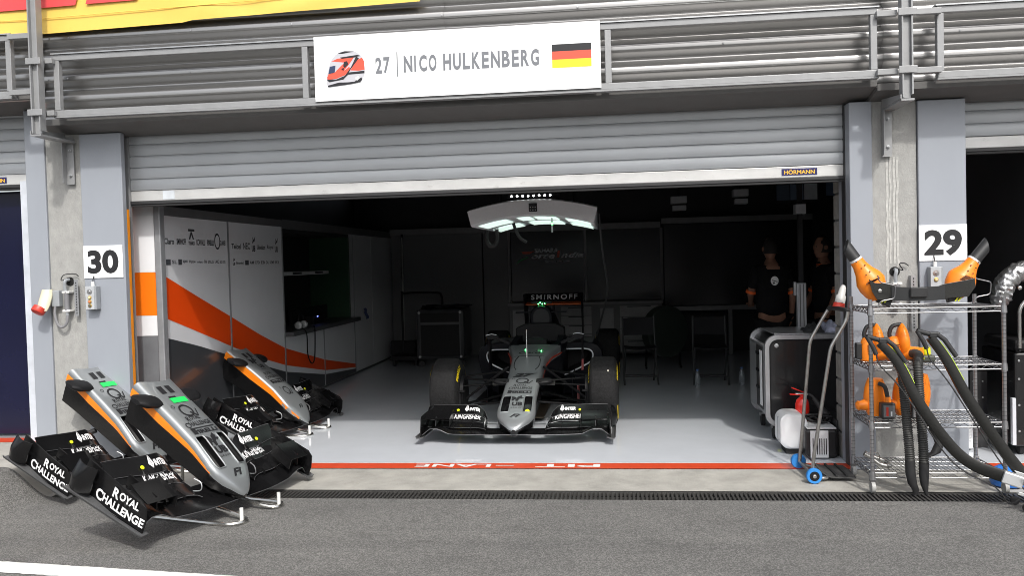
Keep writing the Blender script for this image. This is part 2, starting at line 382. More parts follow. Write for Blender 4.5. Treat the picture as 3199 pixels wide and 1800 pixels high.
# posts with their bracket arms
def post(xc, dz, label, s):
    t = thing('support_post', label, 'post', (xc, -.03, 2.3+dz), group='bracket posts holding the fascia frames')
    y = -.42
    for a, b, nm in (((xc-.036,y-.035,2.64+dz),(xc-.026,y+.035,4.5),'flange'), ((xc+.026,y-.035,2.66+dz),(xc+.036,y+.035,4.5),'flange'), ((xc-.0255,y-.006,2.64+dz),(xc+.0255,y+.004,4.5),'web')):
        MB().box(a, b).build(nm, STEEL, t, world=True)
    MB().box((xc-.045,y-.036,2.618+dz),(xc+.04,-.036,2.632+dz)).build('bracket_arm', STEEL, t, world=True)
    MB().prism([(y-.034,2.633+dz),(-.04,2.633+dz),(-.04,2.70+dz),(y-.034,2.66+dz)], lambda p, q: (xc-.05,p,q), lambda p, q: (xc-.042,p,q)).build('arm_web', STEEL, t, world=True)
    MB().box((xc-.05,-.036,2.29+dz),(xc+.02,-.0285,2.67+dz)).build('wall_plate', STEEL, t, world=True)
    MB().box((xc-.05,-.085,2.30+dz),(xc-.043,-.0365,2.617+dz)).build('plate_leg', STEEL, t, world=True)
    for z in (2.36, 2.56): MB().lathe((xc-.008,-.036,z+dz), (0,-1,0), [(0,.013),(.008,.013),(.009,.006),(.02,.006)], 6).build('bolt', GALV, t, world=True)
    for z in (3.20, 2.815):
        MB().box((xc-.06,y-.045,z-.024),(xc+.06,y-.0355,z+.024)).build('clamp', STEEL, t, bev=.003, world=True)
    return t
post(-4.29, .02, 'grey I-beam post with bracket arm left of the long frame', 1); post(1.995, -.01, 'grey I-beam post with bracket arm right of the long frame', -1)
def stub(x0, x1, z, lab):
    o = MB().box((x0,-.385,z-.02),(x1,-.345,z+.02)).build('tie_bar', STEEL, bev=.003); tag(o, lab, 'tie bar', 'short tie bars between posts and frames')
for z, w in ((3.215,'upper'),(2.82,'lower')):
    stub(-4.56+.012,-4.333,z+(.17 if w == 'lower' else .20),f'{w} short grey tie bar left of the left fascia post')
    stub(-4.247,-4.19,z,f'{w} short grey tie bar right of the left fascia post')
    stub(1.82,1.953,z,f'{w} short grey tie bar left of the right fascia post')
    stub(2.037,2.24,z,f'{w} short grey tie bar right of the right fascia post')
# ------------------------------------------------------------------ name sign
sg = MB().box((-2.142,-.358,2.812),(-.05,-.350,3.284)).build('name_sign', WHITE)
tag(sg, 'white board with grey driver name, red helmet picture and German flag on the fascia', 'sign')
GREYP = M('grey_print', (.17,.18,.2), .5, var=0)
def condensed(s, x0, w):
    ws = [.40 if c == 'I' else 1.12 if c == 'N' else .9 if c in 'LE' else 1 for c in s]; gap = .24; k = w/(sum(ws)+gap*(len(s)-1)); x = x0; mb = MB()
    for c, q in zip(s, ws):
        text(c, plane_fn((x,-.3595,2.991), (1,0,0), (0,0,1)), q*k*(.55 if c == 'I' else 1), .119, bold=.034, mb=mb); x += (q+gap)*k
    mb.build('lettering', GREYP, sg, fix=False)
y = -.3595
for s, x0, w, sp in (('27', -1.683, .108, 1.05), ('NICO', -1.472, .242, 1.1), ('HULKENBERG', -1.181, .694, 1.1)):
    text(s, plane_fn((x0,y,2.991), (1,0,0), (0,0,1)), w, .119, bold=.03, space=sp).build('lettering', GREYP, sg) if False else condensed(s, x0, w)
MB().box((-1.5235,y-.0006,2.963),(-1.5165,y,3.141)).build('divider', GREYP, sg)
for n, z0, z1, c in (('flag_black',3.083,3.133,(.012,.013,.016)), ('flag_red',3.025,3.083,(.75,.09,.05)), ('flag_gold',2.967,3.025,(.95,.68,.02))):
    MB().sheet([(-.394,y,z0),(-.115,y,z0),(-.115,y,z1),(-.394,y,z1)]).build('flag_stripe', M(n, c, .5, var=0), sg)
HEL = {
'shell': [(-2.0515,2.99),(-2.0298,3.061),(-2.0178,3.1015),(-1.9844,3.1409),(-1.9409,3.1673),(-1.8874,3.1726),(-1.8346,3.1636),(-1.7931,3.1358),(-1.7699,3.0987),(-1.7613,3.0368),(-1.766,2.991),(-1.7887,2.946),(-1.8209,2.9353),(-1.9171,2.9215),(-2.0402,2.9122),(-2.0554,2.9387)],
'red1': [(-2.0114,3.0991),(-1.9639,3.1172),(-1.8893,3.1153),(-1.8413,3.121),(-1.8691,3.0835),(-1.9133,3.0344),(-1.9356,3.0047),(-2.0486,2.9816),(-2.0370,3.006),(-1.9885,3.0177),(-1.939,3.0645),(-1.9116,3.0857),(-1.9647,3.0926)],
'red2': [(-1.8207,3.1014),(-1.7811,3.1147),(-1.7671,3.0883),(-1.7648,3.0268),(-1.8074,3.0218),(-1.871,3.0271)],
'red3': [(-2.0485,2.9847),(-1.9353,3.015),(-1.8808,3.0533),(-1.8653,3.0371),(-1.9147,2.9934),(-1.9794,2.9709),(-2.0437,2.967)],
'black1': [(-1.8252,3.1273),(-1.8045,3.1108),(-1.8376,3.0715),(-1.8708,3.0322),(-1.8821,3.0123),(-1.7651,3.0196),(-1.7657,3.0012),(-1.8879,2.9972),(-1.9263,2.9631),(-2.0336,2.9479),(-2.0522,2.9695),(-1.9796,2.9658),(-1.9148,2.9883),(-1.8705,3.0425),(-1.8479,3.0823)],
'black2': [(-1.9626,3.1551),(-1.9089,3.1676),(-1.8347,3.1616),(-1.8666,3.1592),(-1.9308,3.1503)],
'black3': [(-1.9476,3.1235),(-1.8143,3.1369),(-1.7933,3.1286),(-1.836,3.1207),(-1.9319,3.1155)],
'visor': [(-2.0245,3.0607),(-1.9815,3.0667),(-1.9885,3.0177),(-2.037,3.0078)],
'black4': [(-1.9168,3.0911),(-1.8953,3.0951),(-1.8822,3.0739),(-1.9129,3.0467),(-1.9231,3.0606)],
'black5': [(-1.9397,3.0409),(-1.9182,3.047),(-1.9221,3.0266)],
'black6': [(-2.0452,2.9227),(-1.959,2.9421),(-1.8845,2.9405),(-1.8418,2.9435),(-1.7878,2.9716),(-1.783,2.9559),(-1.7995,2.9383),(-1.8743,2.9276),(-2.0402,2.9132)],
'white1': [(-1.8323,2.9738),(-1.814,2.9831),(-1.8018,2.9671),(-1.8204,2.9496),(-1.8328,2.9584)]}
hp = None
for i, (k, v) in enumerate(HEL.items()):
    c = {'s':(.50,.50,.54),'r':(.80,.09,.05),'b':(.012,.012,.016),'v':(.02,.04,.10),'w':(.8,.8,.8)}[k[0]]
    o = MB().sheet([(x, y-.0004*i, z) for x, z in v]).build('helmet_print' if hp is None else 'helmet_patch', M('helmet_'+k[0], c, .5, var=0), sg if hp is None else hp)
    hp = hp or o
# ------------------------------------------------------------------ yellow banner
def banner():
    YEL = M('yellow_banner', (.80,.55,.11), .5, var=.04, scale=3)
    mb = MB(); xs = [-12+.08*i for i in range(134)]; zs = [0,.02,.05,.09,.14,.2,.3,.45,.7,1.0]; rows = []
    for h in zs:
        row = []
        for x in xs:
            zb = 3.452+(x+4.4)*.0205+(.012 if x > -3.13 else 0) if x > -4.4 else 3.452
            wr = .012*math.sin(x*9+h*14)*math.exp(-((x+2.75)/.45)**2)+.014*math.sin(x*6-h*20)*math.exp(-((x+2.2)/.4)**2)+.004*math.sin(x*3+h*8)
            row.append((x, -.262+wr*min(1, h*6+.25), zb+h))
        rows.append(row)
    mb.loft(rows, cap=False, closed=False)
    o = mb.build('yellow_banner', YEL, smooth='all'); tag(o, 'yellow fabric banner with red letters above the fascia at upper left', 'banner')
    sm = MB(); sm.tube([(x, -.272, 3.452+(max(x,-4.4)+4.4)*.0205+.115) for x in (-6,-4.4,-3.4,-2.4,-1.4)], .003, 5); sm.build('seam', YEL, o)
    rd = M('banner_red', (.75,.07,.075), .5, var=.03)
    for poly in ([(-5.2,3.632),(-4.407,3.647),(-4.36,3.648),(-4.36,3.95),(-5.2,3.95)], [(-4.36,3.6485),(-4.05,3.655),(-3.95,3.95),(-4.30,3.95),(-4.36,3.95)], [(-3.966,3.658),(-3.55,3.664),(-3.40,3.95),(-3.86,3.95)]):
        MB().sheet([(x, -.276, z) for x, z in poly]).build('red_letter', rd, o)
banner()
# ------------------------------------------------------------------ numbers and electrics on the pillars
def number(s, x0, x1, z0, z1, label):
    o = MB().box((x0,-.036,z0),(x1,-.0305,z1)).build('number_sign', WHITE, bev=.001); tag(o, label, 'sign', 'bay number signs')
    text(s, plane_fn((x0+.035,-.0375,z0+.035), (1,0,0), (0,0,1)), x1-x0-.07, z1-z0-.07, bold=.042, space=1.0).build('lettering', BLACKP, o)
number('30', -4.222,-3.888,1.552,1.812,'white number sign reading 30 on the left pillar cladding'); number('29', 2.192,2.52,1.521,1.779,'white number sign reading 29 on the right pillar cladding')
GREYB = M('grey_plastic', (.30,.32,.34), .5, var=.06)
def ctrl(x, z, n, label):
    t = thing('control_box', label, 'control box', (x, -.03, z), group='shutter control boxes under the number signs'); h = .19
    MB().box((x-.045,-.095,z),(x+.045,-.0305,z+h)).build('case', GREYB, t, bev=.006, world=True)
    MB().box((x-.043,-.0985,z+.004),(x+.03,-.0955,z+h-.004)).build('lid', M('pale_grey_plastic', (.45,.47,.49), .5), t, bev=.002, world=True)
    MB().cyl((x,-.06,z+h),(x,-.06,z+h+.035),.014,.012,10).build('gland', M('white_plastic', (.72,.72,.70), .4), t, smooth=True, world=True)
    MB().tube(smooth_path([(x,-.06,z+h+.03),(x,-.055,z+h+.05),(x,-.04,z+h+.08)]),.004,6).build('cable', RUB, t, smooth=True, world=True)
    MB().lathe((x-.006,-.098,z+.145),(0,-1,0),[(0,.022),(.003,.022),(.004,.009),(.012,.008)],14).build('key_switch', M('steel_bright', (.6,.6,.6), .3, .9), t, smooth=True, world=True)
    for k in range(n):
        zz = z+.098-.032*k
        b = MB().lathe((x-.006,-.098,zz),(0,-1,0),[(0,.015),(.006,.015),(.007,.0125)],14).build('button_ring', M('brass', (.55,.38,.10), .35, .8), t, smooth=True, world=True)
        MB().lathe((x-.006,-.105,zz),(0,-1,0),[(0,.010),(.005,.009)],12).build('push_button', M(('cream_button','red_button','dark_button')[k], ((.75,.62,.35),(.65,.22,.1),(.1,.1,.1))[k], .4), b, smooth=True).location = -parent_loc(b)
ctrl(-4.135,1.30,3,'grey push-button box with three buttons under the 30 sign'); ctrl(2.29,1.29,1,'grey push-button box with one button under the 29 sign')
CREAM = M('cream_plastic', (.72,.68,.50), .4); SOCR = M('socket_red', (.6,.05,.03), .4)
t = thing('power_socket', 'cream industrial power socket with red cap on the left concrete pillar', 'power socket', (-4.48,-.01,1.3))
MB().box((-4.50,-.06,1.33),(-4.43,-.0045,1.46)).build('back_box', GREYB, t, bev=.006, world=True)
MB().loft([[(-4.53+dx*w,-.10-dy*w*.8+sl,z) for dx, dy in [(math.cos(a*PI/6)*.05, math.sin(a*PI/6)*.05) for a in range(12)]] for z, w, sl in ((1.47,.85,.045),(1.42,1,.03),(1.34,1,-.01),(1.30,.8,-.03))]).build('body', CREAM, t, smooth=True, world=True)
MB().lathe((-4.545,-.135,1.325),(-.25,-.55,-.8),[(0,.05),(.035,.052),(.045,.046),(.048,.02)],18).build('cap', SOCR, t, smooth=True, world=True)
MB().tube(smooth_path([(-4.47,-.05,1.335),(-4.475,-.055,1.27),(-4.45,-.06,1.19),(-4.41,-.06,1.165),(-4.37,-.06,1.20),(-4.365,-.055,1.27)]),.011,8).build('cable', M('grey_cable', (.22,.22,.23), .5), t, smooth=True, world=True)
def conduit(x, z, label, s=1):
    t = thing('conduit_fitting', label, 'cable fitting', (x,-.01,z-.1), group='grey conduit fittings on the concrete pillars')
    MB().lathe((x,-.0045,z+.16),(0,-1,0),[(0,.036),(.004,.036),(.005,.03)],18).build('wall_hole', M('black_hole', (.006,.006,.006), .9, var=0), t, smooth=True, world=True)
    MB().tube(smooth_path([(x,-.02,z+.175),(x-.005,-.06,z+.165),(x-.012,-.06,z+.12),(x-.005,-.055,z+.05),(x,-.055,z-.11)]),.013,8).build('conduit', GREYB, t, smooth=True, world=True)
    MB().cyl((x-.001,-.055,z-.07),(x,-.055,z+.08),.021,n=12).build('sleeve', M('dark_grey_plastic', (.2,.2,.21), .5), t, smooth=True, world=True)
    for zz in (z+.075, z-.075): MB().box((x-.032,-.075,zz-.009),(x+.032,-.006,zz+.009)).build('saddle_clip', M('white_plastic'), t, bev=.004, world=True)
    MB().tube(smooth_path([(x,-.03,z+.19),(x+s*-.04,-.06,z+.17),(x+s*-.02,-.05,z+.215),(x+.06,-.03,z+.22),(x+.09,-.03,z+.20)]),.004,6).build('thin_cable', RUB, t, smooth=True, world=True)
conduit(-4.365,1.37,'grey conduit with white clips beside the power socket'); conduit(2.03,1.29,'grey conduit below a round wall hole behind the wire rack', -1)
def strip(x, z0, z1, label):
    t = thing('cable_bracket', label, 'bracket', (x,-.01,z0), group='perforated brackets on the concrete pillars')
    MB().box((x-.012,-.05,z0),(x-.009,-.0045,z1)).build('back_leg', GALV, t, world=True)
    fr = MB().box((x-.012,-.053,z0),(x+.022,-.0505,z1)).build('front_leg', GALV, t, world=True)
    sl = MB()
    k = z0+.02
    while k < z1-.02: sl.box((x+.001,-.0545,k),(x+.009,-.0531,k+.011)); k += .022
    tag(sl.build('slots', BLACKP, t, world=True), kind='stuff')
strip(-4.29,1.25,1.545,'perforated grey metal bracket between conduit and the 30 sign'); strip(2.14,1.02,1.42,'perforated grey metal bracket on the right concrete pillar')
# navy panel of the left neighbour
o = MB().box((-9,.25,STEP+.02),(-4.795,.30,2.30)).build('garage_screen', NAVY, bev=.01); tag(o, 'glossy dark navy screen closing the garage at the left edge', 'screen')

# ------------------------------------------------------------------ across the pit lane, unseen behind the camera, added to block low sky: pit wall and open grandstand
mb = MB(); mb.box((-60,-17,0),(60,-16.6,1.1)); tag(mb.build('added_pit_wall', CONC), kind='structure')
mb = MB()
for k in range(12): mb.box((-60,-30-k*.85,0),(60,-30-(k+1)*.85+.001,1.4+k*.42))
tag(mb.build('added_grandstand', M('added_stand_grey', (.16,.16,.17), .7, var=.3, scale=3)), kind='structure')
# chalky water runs below the right bracket
mb = MB(); rn = random.Random(11)
for x in (1.985,2.005,2.035,2.055):
    z = 2.28; pts = []
    while z > 1.25+rn.uniform(0,.25): pts.append((x+rn.uniform(-.006,.006), z)); z -= .07
    w = rn.uniform(.004,.009)
    mb.loft([[(a-w, -.0062, b) for a, b in pts], [(a+w, -.0062, b) for a, b in pts]], cap=False, closed=False)
o = mb.build('lime_streaks', M('lime_streak', (.44,.44,.42), .9, var=.25, scale=30), pb, world=True, fix=False)
tag(o, kind='stuff')
# ------------------------------------------------------------------ racing parts: nose with front wing
CARB = M('carbon_black', (.0065,.0065,.007), .22, var=.4, scale=120, spec=.42)
SATIN = M('satin_black', (.012,.012,.013), .5, var=.2, scale=40, spec=.18)
EDGE = M('edge_glint', (.13,.13,.135), .35, .3, var=.3, scale=30)  # glints on the wing edges, painted as thin light grey tubes
SILV = M('silver_paint', (.27,.287,.295), .34, .45, var=.03, scale=5, coat=.6)
ORP = M('orange_paint', (.90,.24,.012), .3, var=.03, coat=.4)
WHP = M('white_print', (.82,.82,.82), .5, var=0)
CHROME = M('polished_tube', (.62,.61,.58), .22, .95, var=.05, scale=30)
YTAG = M('yellow_tag', (.72,.78,.02), .5, var=0)
GTAPE = M('green_tape', (.02,.68,.12), .5, var=.05)
ZT = [(0,.076),(.01,.094),(.03,.116),(.06,.141),(.10,.166),(.14,.188),(.25,.237),(.385,.292),(.6,.353),(.8,.404),(.98,.448)]
HW = [(0,.014),(.008,.034),(.02,.052),(.04,.073),(.06,.091),(.085,.111),(.11,.129),(.14,.148),(.17,.164),(.22,.172),(.42,.162),(.7,.162),(.98,.164)]
ZB = [(0,.045),(.06,.048),(.17,.05),(.42,.075),(.6,.10),(.8,.13),(.98,.15)]
def drop(u, hw):
    r = min(.036, hw*.28); t = max(0, (abs(u)*hw-(hw-r))/r); return r*(1-math.sqrt(max(0, 1-t*t)))+.006*u*u
def top_pt(x, y, lift=.0):
    hw = interp(HW, y); u = max(-1, min(1, x/hw)); return (x, y, interp(ZT, y)-drop(u, hw)+lift)
def hat_y(y, u): return y-(.05*(1-u*u) if y > .97 else 0)
NOSE_TXT = {
 'a': [('11',.985,.17,.12,.13), ('tape',.0,0,0,0), ('Q',.66,.15,.13,.02), ('o',.73,.035,.035,.0), ('ROYAL',.57,.13,.042,0), ('CHALLENGE',.525,.21,.045,0), ('PIRELLI',.455,.20,.05,0), ('UB',.27,.085,.055,0), ('GROUP',.235,.09,.014,0), ('Fi',.12,.08,.045,0)],
}
def nose_text(parent, kind):
    def put(s, y, w, h, x0=None, shear=0, bold=.02, mat=BLACKP, big=0, space=1.):
        x = -w/2 if x0 is None else x0
        mb = MB(); fn = lambda a, b: top_pt(x+a, y+b, .0035)
        if big: serif(s, fn, w, h, mb, bold=bold)
        else: text(s, fn, w, h, bold=bold, shear=shear, space=space, mb=mb)
        return mb.build('lettering', mat, parent, fix=False)
    def ring(cx, cy, r, t, sy=1., n=40):
        mb = MB(); mb.loft([[top_pt(cx+rr*math.cos(k*2*PI/n), cy+rr*sy*math.sin(k*2*PI/n), .0035) for k in range(n)] for rr in (r-t, r)], cap=False); return mb
    def poly(pts): return MB().sheet([top_pt(x, y, .0035) for x, y in pts])
    def logo_q(cx, cy, s=1.):
        mb = ring(cx, cy, .052*s, .013*s); mb.add([top_pt(cx+x*s, cy+y*s, .004) for x, y in ((.01,-.02),(.022,-.012),(.062,-.052),(.05,-.058))], [(0,1,2,3)])
        mb.add([top_pt(cx+x*s, cy+y*s, .004) for x, y in ((.050,-.058),(.062,-.050),(.085,.005),(.078,.01))], [(0,1,2,3)])
        mb.build('round_logo', BLACKP, parent, fix=False); ring(cx-.075*s, cy+.045*s, .013*s, .0035*s).build('small_ring', BLACKP, parent, fix=False)
    def beast(cx, cy, s=1.):       # winged emblem over the two letters
        mb = MB()
        for pts in ([(-.06,.075),(-.02,.06),(.0,.035),(-.03,.03)], [(-.055,.05),(-.02,.045),(-.01,.02),(-.03,.02)], [(.0,.06),(.03,.085),(.04,.06),(.02,.03),(-.005,.025)], [(.02,.05),(.06,.045),(.03,.03)], [(-.015,.03),(.015,.03),(.01,-.0),(-.01,-.005)], [(-.045,.03),(-.02,.025),(-.03,.0),(-.045,.008)]):
            mb.sheet([top_pt(cx+x*s, cy+y*s, .0035) for x, y in pts])
        mb.build('winged_emblem', BLACKP, parent, fix=False)
    def eleven(y, h=.085, k=1.15):
        mb = MB()
        for x in (-.052, .012): mb.sheet([top_pt((x+a)*k, y+b*h, .0035) for a, b in ((0,0),(.040,0),(.040,1),(0,1))])
        mb.build('lettering', BLACKP, parent, fix=False)
    def pirelli(y, w=.19, h=.05):
        put('IRELLI', y, w*.80, h*.62, -w/2+w*.21, 0, .045)
        mb = MB()
        for q in ([(-.5,1),(.5,1),(.5,.8),(-.34,.8),(-.34,.0),(-.5,.0)], [(-.34,.55),(-.28,.55),(-.28,.36),(-.34,.36)]):
            mb.sheet([top_pt(a*w, y+b*h, .0035) for a, b in q])
        mb.build('long_letter', BLACKP, parent, fix=False)
    if kind == 'a':
        eleven(.822, .072); logo_q(0, .645, 1.1)
        put('ROYAL', .558, .125, .036, -.07, 0, .02, big=1); put('CHALLENGE', .505, .235, .038, -.12, 0, .02, big=1); pirelli(.437, .225, .055)
        tp = MB().loft([[top_pt(x, y, .005) for x in (-.045,0,.05,.10)] for y in (.725,.75,.772)], cap=False, closed=False).build('green_tape', GTAPE, parent)
        poly([(-.04,.777),(.025,.777),(.025,.790),(-.04,.790)]).build('black_patch', BLACKP, parent, fix=False)
        beast(-.008, .325, 1.2); put('UB', .262, .105, .056, -.05, 0, .06); put('GROUP', .235, .10, .014, -.05, 0, .03, space=1.4); put('Fi', .095, .095, .048, -.045, .35, .04)
    elif kind == 'b':
        eleven(.815, .07); beast(-.01, .72, 1.15); put('UB', .655, .085, .05, -.02, 0, .05); put('GROUP', .63, .085, .012, -.03, 0, .03, space=1.4)
        put('ROYAL', .555, .12, .034, -.07, 0, .02, big=1); put('CHALLENGE', .505, .22, .036, -.11, 0, .02, big=1); pirelli(.43, .21, .052); logo_q(0, .325, .95); put('Fi', .115, .075, .036, -.03, .35, .03)
    else:
        put('27', .845, .215, .10, None, .35, .07); logo_q(0, .755, 1.2)
        put('ROYAL', .63, .12, .045, -.07, 0, .015, big=1); put('CHALLENGE', .565, .22, .045, -.11, 0, .015, big=1); pirelli(.475, .22, .065)
        beast(-.005, .33, 1.1); put('UB', .255, .095, .058, -.045, 0, .05); put('GROUP', .222, .10, .013, -.05, 0, .03, space=1.4); put('Fi', .10, .095, .038, -.045, .5, .03)
def sub(o, off):
    o.location = Vector(o.location)+Vector(off); return o
def nose(root, kind, off=(0,0,0)):
    hole = kind != 'b'
    us = [-1,-.985,-.95,-.9,-.84,-.6,-.36,-.15,.15,.36,.6,.84,.9,.95,.985,1]
    ys = [0,.004,.008,.02,.04,.06,.085,.11,.14,.165,.2,.225,.26,.32,.38,.425,.45,.5,.6,.7,.8,.9,.98]
    mb = MB(); n = len(us)+2
    for y in ys:
        hw = interp(HW, y); zt = interp(ZT, y)
        side = min(.022, .16*hw)
        row = [(u*hw, hat_y(y, u) if kind != 'c' else y, zt-drop(u, hw)) for u in us]
        a, c = row[0], row[-1]
        mb.v += [(a[0]*.985, a[1], a[2]-side)]+row+[(c[0]*.985, c[1], c[2]-side)]
    for i in range(len(ys)-1):
        for j in range(n-1):
            if hole and .16 < ys[i] and ys[i+1] < .426 and j-1 in (4,5,9,10) : continue
            mb.f.append((i*n+j, i*n+j+1, (i+1)*n+j+1, (i+1)*n+j))
    shell = sub(mb.build('nose_shell', SILV, root, smooth=True), off)
    if hole:
        for s in (-1, 1):
            path = []
            for ax, ay in ((.36,.165),(.84,.165),(.84,.425),(.36,.425)): path.append((ax, ay))
            P4 = []; rr = .05
            def pt(u, y, lift=0): return Vector(top_pt(s*u*interp(HW, y), y, lift))
            for (cu, cy, a0) in ((.775,.205,-90),(.775,.385,0),(.425,.385,90),(.425,.205,180)):
                for k in range(5):
                    a = math.radians(a0+90*k/4); P4.append(pt(cu+.062*math.cos(a), cy+.036*math.sin(a), .002))
            MB().tube(P4, .0055, 6, closed=True).build('nostril_rim', SILV, shell, smooth='all')
            inner = [Vector((p.x*.97, p.y+.03, p.z-.06)) for p in P4]
            mbp = MB(); mbp.loft([P4, inner], cap=False); mbp.f.append(tuple(len(P4)+k for k in range(len(P4))))
            mbp.build('nostril', CARB, shell, smooth=True)
            cor = MB()       # fillets that round the opening's corners
            q = [pt(.36,.165),pt(.84,.165),pt(.84,.425),pt(.36,.425)]
            for k, idx in ((1, range(0,5)), (2, range(5,10)), (3, range(10,15)), (0, range(15,20))):
                for i in list(idx)[:-1]: cor.sheet([q[k], P4[i], P4[i+1]])
            for a, b, i, j in ((0,1,19,0),(1,2,4,5),(2,3,9,10),(3,0,14,15)):
                cor.sheet([q[a], q[b], P4[j], P4[i]])
            cor.build('nostril_surround', SILV, shell)
        if kind == 'c': MB().lathe((.098,.235,.195),(0,-.7,.7),[(0,.022),(.004,.02)],14).build('yellow_tag', YTAG, shell)
    # black lower body
    rings = []
    for y in [.004,.02,.06,.11,.17,.25,.34,.42,.5,.6,.7,.8,.9,.975]:
        hw = interp(HW, y)*.972; zt = interp(ZT, y)-min(.05, .5*interp(HW, y)); zb = min(interp(ZB, y), zt-.012); w2 = hw*.90; m = (zt+zb)/2
        rings.append([(-hw*.9,y,zt+.004),(-hw,y,zt-.006),(-hw*.98,y,m),(-w2,y,zb+.01),(-w2*.7,y,zb),(w2*.7,y,zb),(w2,y,zb+.01),(hw*.98,y,m),(hw,y,zt-.006),(hw*.9,y,zt+.004)])
    sub(MB().loft(rings).build('nose_underside', CARB, root, smooth=True), off)
    for s in (-1, 1):
        rows = []
        for k in range(15):
            y = (.2 if kind != 'b' else .06)+k*(.985-(.2 if kind != 'b' else .06))/14; hw = interp(HW, y); zt = interp(ZT, y); f = min(1, (k+.3)/9)
            t0 = zt-.052-.004*f; h = .010+.045*f
            if kind == 'b': t0 = zt-.03; h = .02+.05*f
            lo = zt-.045
            rows.append([(s*(hw*(.988 if kind != 'b' else 1.004)+.0015), y, t0), (s*(hw*.985+.0035), y, t0-h*.5), (s*(hw*.975+.002), y, t0-h)])
        if kind != 'c': sub(MB().loft(rows, cap=False, closed=False).build('side_stripe', ORP, root, smooth='all'), off)
        # camera pods near the bulkhead
        rr = []
        for k in range(7):
            x = .13+.155*k/6; sc = 1 if k < 5 else (.85 if k == 5 else .45); yc = .80+.02*k/6
            rr.append([(s*x, yc+.095*sc*math.cos(a*PI/8)*(1 if math.cos(a*PI/8) > 0 else .75), interp(ZT, .8)-.03+.008*k/6+.032*sc*math.sin(a*PI/8)) for a in range(16)])
        sub(MB().loft(rr).build('camera_pod', SATIN, root, smooth=True), off)
        # pylons
        pr = []
        for z, y0, y1 in ((.030,.10,.33),(.07,.12,.36),(.12,.18,.40)):
            pr.append([(s*(.075+.006*c), y, z) for c, y in ((0,y0),(1,y0+.05),(1,y1-.05),(0,y1),(-1,y1-.05),(-1,y0+.05))])
        sub(MB().loft(pr).build('wing_pylon', CARB, root, smooth=True), off)
    MB().lathe((0,.09,.052),(0,-1,-.1),[(0,.055),(.04,.05),(.06,.035),(.066,.01)],16).build('tip_pad', CARB, shell, smooth=True)
    nose_text(shell, kind)
    return shell
def strip_wing(x0, x1, le, te, th=.006, n=16, camber=.25):
    """a curved, thick wing element; le and te give (y, z) at a span position x"""
    rings = []
    for i in range(n+1):
        x = x0+(x1-x0)*i/n; (y0, z0), (y1, z1) = le(x), te(x); ch = math.hypot(y1-y0, z1-z0); top = []; bot = []
        for k in range(6):
            t = k/5; yy = y0+(y1-y0)*t; zz = z0+(z1-z0)*t-camber*ch*t*(1-t)
            hth = th*(.35+1.3*math.sqrt(t)*(1-t)) if k else th*.2
            top.append((x, yy, zz+hth)); bot.append((x, yy, zz-hth*.6))
        rings.append(top+bot[::-1])
    return MB().loft(rings)
def sm(a, b, x):
    t = max(0, min(1, (x-a)/(b-a))); return t*t*(3-2*t)
